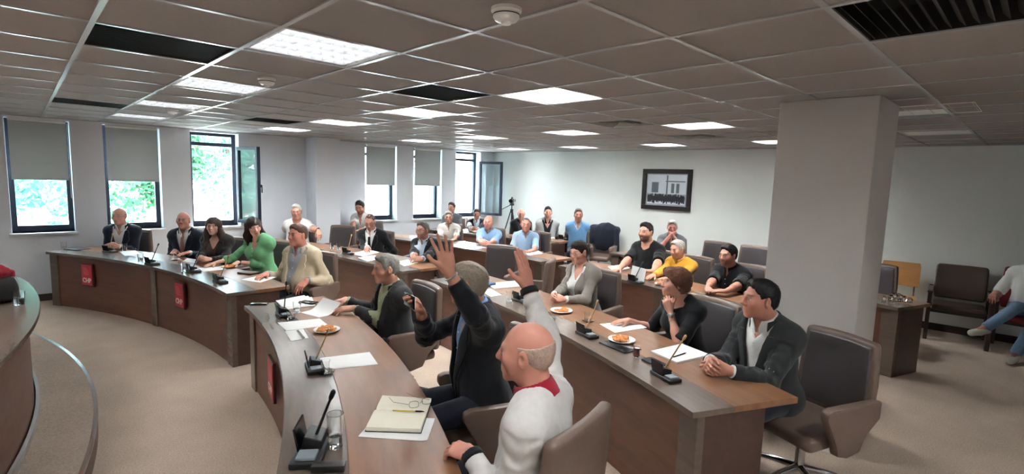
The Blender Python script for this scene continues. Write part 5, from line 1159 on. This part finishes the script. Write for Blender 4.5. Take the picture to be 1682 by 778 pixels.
def notebook():
    q = [at(x, y, ZT+.002) for x, y in ((601,708),(691,711),(709,657),(628,652))]; c = sum(q)/4; t = thing('open_notebook','open cream notebook with black cover and eyeglasses on it','notebook',(c[0],c[1],ZT+.0018))
    P = [Vector((p[0]-c[0],p[1]-c[1],0)) for p in q]
    MB().prism([(p.x*1.03,p.y*1.03) for p in P], 0, .003).obj('cover', M_gloss, t, bevel=.001)
    def blk(u0, u1, h, nm):
        a = P[0].lerp(P[3],u0); b = P[1].lerp(P[2],u0); d = P[0].lerp(P[3],u1); e = P[1].lerp(P[2],u1); V = []; n = 8
        for i in range(n+1):
            u = i/n; hh = .003+h*(1-.75*max(0,(u-.72)/.28)**2 if u0 < .3 else .25+.75*min(1,u/.28)**.7)
            for q_ in (a.lerp(d,u), b.lerp(e,u)): V += [(q_.x,q_.y,.003),(q_.x,q_.y,hh)]
        Fs = []
        for i in range(n): k = 4*i; Fs += [(k,k+4,k+6,k+2),(k+1,k+3,k+7,k+5),(k,k+1,k+5,k+4),(k+2,k+6,k+7,k+3)]
        Fs += [(0,2,3,1),(4*n,4*n+1,4*n+3,4*n+2)]
        MB().add(V,Fs).obj(nm, M_cream, t, smooth=False)
    blk(.0,.56,.018,'page_block'); blk(.565,1.,.008,'page_block')
    return c, P
nc, nP = notebook()
def px_plane(x, y, z): return Vector(at(x, y, z))
def specs():
    z = ZT+.028; o = px_plane(675,660,z); t = thing('eyeglasses','thin framed eyeglasses lying on the open notebook','eyeglasses',o); f = mat('thin_frame',(46,38,36),.3); mb = MB()
    def ring(cx, cy, nm):
        c = px_plane(cx,cy,z+.012)-o; ax = (px_plane(700,657,z)-px_plane(660,660,z)).normalized(); up = Vector((0,0,1)); m_ = MB()
        m_.tube([c+ax*.024*math.copysign(abs(math.cos(a))**.7,math.cos(a))+up*.017*math.copysign(abs(math.sin(a))**.7,math.sin(a)) for a in [k*math.pi/10 for k in range(21)]], .0012, 6); m_.obj(nm, f, t, smooth=True)
    ring(680,664,'lens_rim'); ring(701,658,'lens_rim')
    a = px_plane(671,664,z+.018)-o; b = px_plane(646,660,z+.004)-o; MB().tube([a, b, px_plane(639,652,z-.002)-o], .0011, 6).obj('temple', f, t, smooth=True)
    a = px_plane(706,656,z+.02)-o; MB().tube([a, px_plane(683,652,z+.012)-o, px_plane(668,645,z+.02)-o], .0011, 6).obj('temple', f, t, smooth=True)
    MB().tube([px_plane(690,662,z+.016)-o, px_plane(692,659,z+.019)-o, px_plane(695,659,z+.016)-o], .0011, 6).obj('bridge', f, t, smooth=True)
specs()
def pen(x0, y0, x1, y1, z, label, m, tip):
    a = px_plane(x0,y0,z); b = px_plane(x1,y1,z); t = thing('pen', label, 'pen', a); d = b-a
    MB().tube([(0,0,0), d*.72], .0038, 8).obj('barrel', m, t, smooth=True); MB().tube([d*.72, d*.9, d], [.0042,.0042,.0012], 8).obj('grip', tip, t, smooth=True)
pen(645,673.5,697,675.5,ZT+.028,'gold pen lying across the open notebook', mat('pen_gold',(200,178,90),.3,metal=.6), M_gloss)
# second row right
flatbox(793,468,(.24,.17,.035),'blue box file at the left end of the second row right desk', mat('blue_file',(54,92,140),.5), 'box_file','file', 10)
paper([(800,467),(848,462),(856,471),(812,475)],'white paper stack left of the raised hand', .012); paper([(787,476),(806,474),(824,484),(806,487)],'white paper in front of the blue box file')
tumbler(836,494,'metal cup beside a microphone under the raised white sleeve', wat=0); mic(856,495,'microphone left of the raised white sleeve', dark=True)
plate(922,512,'plate of cookies before the woman in grey blazer', 12, .10, 7, 'small golden cookie before the woman in grey blazer')
tumbler(905,540,'water glass left of the microphone facing the woman in grey', wat=.3); mic(964,551,'microphone facing the woman in grey blazer', stem=(.03,.06,.19)); saucer(966,528,'small glass saucer behind the microphone of the woman in grey'); teaglass(964,527,'empty tea glass on the small saucer near the woman in grey', False, ZT+.006)
paper([(985,532),(1040,527),(1063,538),(1010,546)],'white paper under the hand of the woman in black')
flatbox(1018,569,(.26,.17,.010),'black folder under the cookie plate of the woman in black', M_gloss, 'folder','folder', 8); 
plate(1021,560,'plate of cookies on a black folder at the right desk', 15, .10, 11, 'small golden cookie on the right desk plate')
teaglass(1045,586,'tea glass full of red tea beside the black folder')
mic(1093,620,'microphone at the right end of the second row facing the charcoal suit', stem=(.06,.07,.19)); flatbox(1075,596,(.16,.09,.012),'black flat case behind the last microphone of the right desk', M_plas, 'flat_case','case', 5)
paper([(1069,578),(1120,566),(1166,584),(1112,597)],'white notepad in front of the man in charcoal suit', .010, name='notepad', cat='notepad', group=None)
pen(1106,586,1127,579,ZT+.0145,'black pen lying on the white notepad', M_gloss, M_gloss)
# second row left
mic(572,417,'microphone with pale stem behind the beige blazer', stem=(.01,.05,.20)); paper([(577,416),(606,410),(624,414),(596,421)],'white paper before the man in black suit and tie'); paper([(588,423),(615,419),(628,424),(604,429)],'second white paper nearer the desk edge before the black suit')
paper([(650,430),(672,426),(688,431),(664,437)],'white paper before the man in tinted glasses'); tumbler(556,410,'water glass behind the shoulder of the beige blazer'); tumbler(545,408,'second water glass behind the beige blazer, further left', wat=.3)
# third row left
paper([(777,406),(792,403),(799,406),(784,409)],'white paper at the left of the bald man in light blue'); mic(843,411,'microphone between the two men in light blue shirts'); flatbox(815,408,(.18,.12,.014),'dark folder before the bald man in light blue', M_plas, 'folder','folder'); paper([(862,414),(884,411),(892,416),(868,419)],'white paper before the man at the end of the third row')
# back row
paper([(882,389),(905,387),(912,391),(888,393)],'white paper before the man in pale grey blazer'); mic(925,393,'microphone before the man in blue sweater'); paper([(757,377),(774,375),(780,378),(762,380)],'white paper before the man in dark jacket at the back')
# third row right
paper([(998,438),(1022,434),(1036,440),(1010,446)],'white paper before the bearded man in black T-shirt')
def held():
    a = px_plane(1034,462,ZT); b = px_plane(1057,466,ZT); c = (a+b)/2; ax = (b-a); n = Vector((-ax.y,ax.x,0)).normalized()*.05
    tag(MB().add([(*(a-c)[:2],0),(*(b-c)[:2],0),(*((b-c)+n)[:2],.17),(*((a-c)+n)[:2],.19),(*(a-c-n*.03)[:2],0),(*(b-c-n*.03)[:2],0),(*((b-c)+n*.97)[:2],.17),(*((a-c)+n*.97)[:2],.19)],[(0,1,2,3),(7,6,5,4),(0,4,5,1),(1,5,6,2),(2,6,7,3),(3,7,4,0)]).obj('paper_sheet', M_paper, loc=c), 'white paper standing upright before the man in mustard shirt', 'paper', 'papers on the desks')
held()
mic(1044,464,'small black microphone before the man in mustard shirt', dark=True); plate(1088,468,'plate before the man in mustard shirt', 6, .09, 13, 'small golden cookie before the man in mustard shirt')
flatbox(1145,488,(.16,.07,.03),'grey case on the desk before the man in black polo', mat('case_grey',(150,130,110),.6), 'pencil_case','case')
# crystals on the desk right of the column
def crystal(x, y, s, label, h):
    p = at(x, y, ZT); tag(MB().lathe([(0,0),(s,0),(s*.8,h*.25),(s*1.1,h*.6),(s*.5,h),(0,h*1.02)], 7).obj('crystal_ornament', M_tumb, loc=p), label, 'ornament', 'crystal ornaments')
for k, (x, y) in enumerate(((1452,493),(1463,494),(1474,495),(1485,496),(1494,496),(1468,490),(1480,491))): crystal(x, y, .022+.006*(k%3), 'small clear crystal ornament on the desk right of the column', .05+.02*(k%2))
# on the podium desk
tumbler(32,500,'water glass on the podium desk at the left edge', .036, .10, .5, .9005)
flatbox(22,482,(.16,.09,.012),'dark phone behind the glass on the podium desk', M_plas, 'smartphone','phone', 0, .9005)
def bag():
    p = at(-14,499,.9005); t = thing('handbag','black bag with a red cloth on top at the left end of the podium desk','bag',p,.5)
    MB().rbox((0,0,.10), (.30,.16,.20), .05, seg=(4,2,4), fn=lambda x,y,z: (x*(1-.9*max(0,z)),y*(1-1.6*max(0,z)),z)).obj('bag_body', M_plas, t, smooth=True)
    MB().tube([(-.09,0,.18),(-.07,.0,.27),(.07,.0,.27),(.09,0,.18)], .008, 8).obj('handle', M_plas, t, smooth=True)
    P, Q = Grid([ell((.02,0,.215),(.12,.07,.05),None,.03), cone((.10,.0,.21),(.145,.01,.15),.035,.02,.03), cone((-.06,0,.24),(.06,0,.25),.04,.03,.03)], .006).surf(); N = normals(P,Q); P = P+N*(.006*vnoise(P*40,2))[:,None]
    link('red_cloth', mk_mesh('red_cloth',P,Q), red, t)
bag()
# phone held by the man raising his hand
if 'phone' in FIND:
    A = FIND['phone']; a = A['arms']['R']; w = a['W']; d, n = a['d'], a['n']; c = A['loc']+A['rot']@(w+d*.115+n*.045); t = thing('smartphone','phone held up to his face by the man raising his hand','phone',c, math.atan2((A['rot']@n)[1],(A['rot']@n)[0])-math.pi/2)
    MB().rbox((0,0,0), (.075,.009,.15), .004, M=Matrix.Rotation(math.radians(90),3,'Y')).obj('case', M_gloss, t, smooth=True); MB().rbox((0,-.0055,0), (.14,.001,.066), .0004).obj('screen', mat('lit_screen',(230,236,240),.2,emit=((230,238,245),.8)), t)
# video camera on a tripod by the back wall
def tripod():
    p = np.array([8.55,7.0,0]); d = ray(841,330); t_ = (8.62-CAM[0])/d[0]; p = CAM+d*t_; p[2] = 0; zt = 1.30
    t = thing('camera_tripod','black tripod standing by the back wall below the video camera','tripod',p)
    for k in range(3):
        a = 2.1*k+.5; e = Vector((math.cos(a)*.36,math.sin(a)*.36,0)); top = Vector((0,0,zt-.12))
        leg = MB().tube([top+e*.06, top*.5+e*.53], .014, 8).obj('leg', M_plas, t, smooth=True); MB().tube([top*.52+e*.51, e], .010, 8).obj('lower_leg', M_chr, leg, smooth=True)
    MB().tube([(0,0,.55),(0,0,zt)], .014, 10).tube([(0,0,zt-.16),(0,0,zt-.08)], .035, 12).obj('centre_column', M_plas, t, smooth=True)
    MB().rbox((0,0,zt+.03), (.08,.09,.06), .015).tube([(0,.03,zt+.02),(-.05,.28,zt-.10)], .009, 8).obj('pan_head', M_plas, t, smooth=True)
    ang = toC(p)+25; c = thing('video_camera','black video camera mounted on the tripod by the back wall','video camera',(p[0],p[1],zt+.062), math.radians(ang-90))
    MB().rbox((0,0,.05), (.085,.20,.095), .02).obj('body', M_plas, c, smooth=True); MB().tube([(0,.10,.055),(0,.19,.055)], .036, 18).tube([(0,.19,.055),(0,.225,.055)], .045, 18).obj('lens', M_gloss, c, smooth=True)
    MB().tube([(0,-.08,.10),(0,-.06,.13),(0,.06,.13),(0,.09,.10)], .011, 8).obj('top_handle', M_plas, c, smooth=True); MB().rbox((-.075,.0,.06), (.012,.09,.06), .004).obj('side_screen', M_gloss, c, smooth=True)
tripod()
# jacket hung over the chair of the man in blue sweater
def hung():
    d = ray(984,418); t_ = (8.66-CAM[0])/d[0]; p = CAM+d*t_; p = np.array([p[0],p[1],0]); fa = toC(p)+15
    if 'blue_sweater' not in FIND: return
    chair(p, fa, 'empty chair with a navy jacket hung over it at the end of the back row')
    pr = [ell((0,-.30,.78),(.29,.13,.32),None,.05), cone((-.23,-.31,.95),(.23,-.31,.95),.09,.09,.06), cone((-.25,-.29,.95),(-.31,-.20,.52),.06,.045,.03), cone((.25,-.29,.95),(.31,-.20,.52),.06,.045,.03), ell((0,-.34,.50),(.25,.07,.22),None,.06)]
    P, Q = Grid(pr, .012).surf(); N = normals(P, Q); P = P+N*(.018*vnoise(P*np.array([14,14,4]), 5))[:,None]
    o = link('hung_jacket', mk_mesh('hung_jacket', P, Q), navy); o.location = p; o.rotation_euler = (0,0,math.radians(fa-90)); tag(o, 'navy jacket hanging over the chair beside the man in blue sweater', 'jacket')
hung()
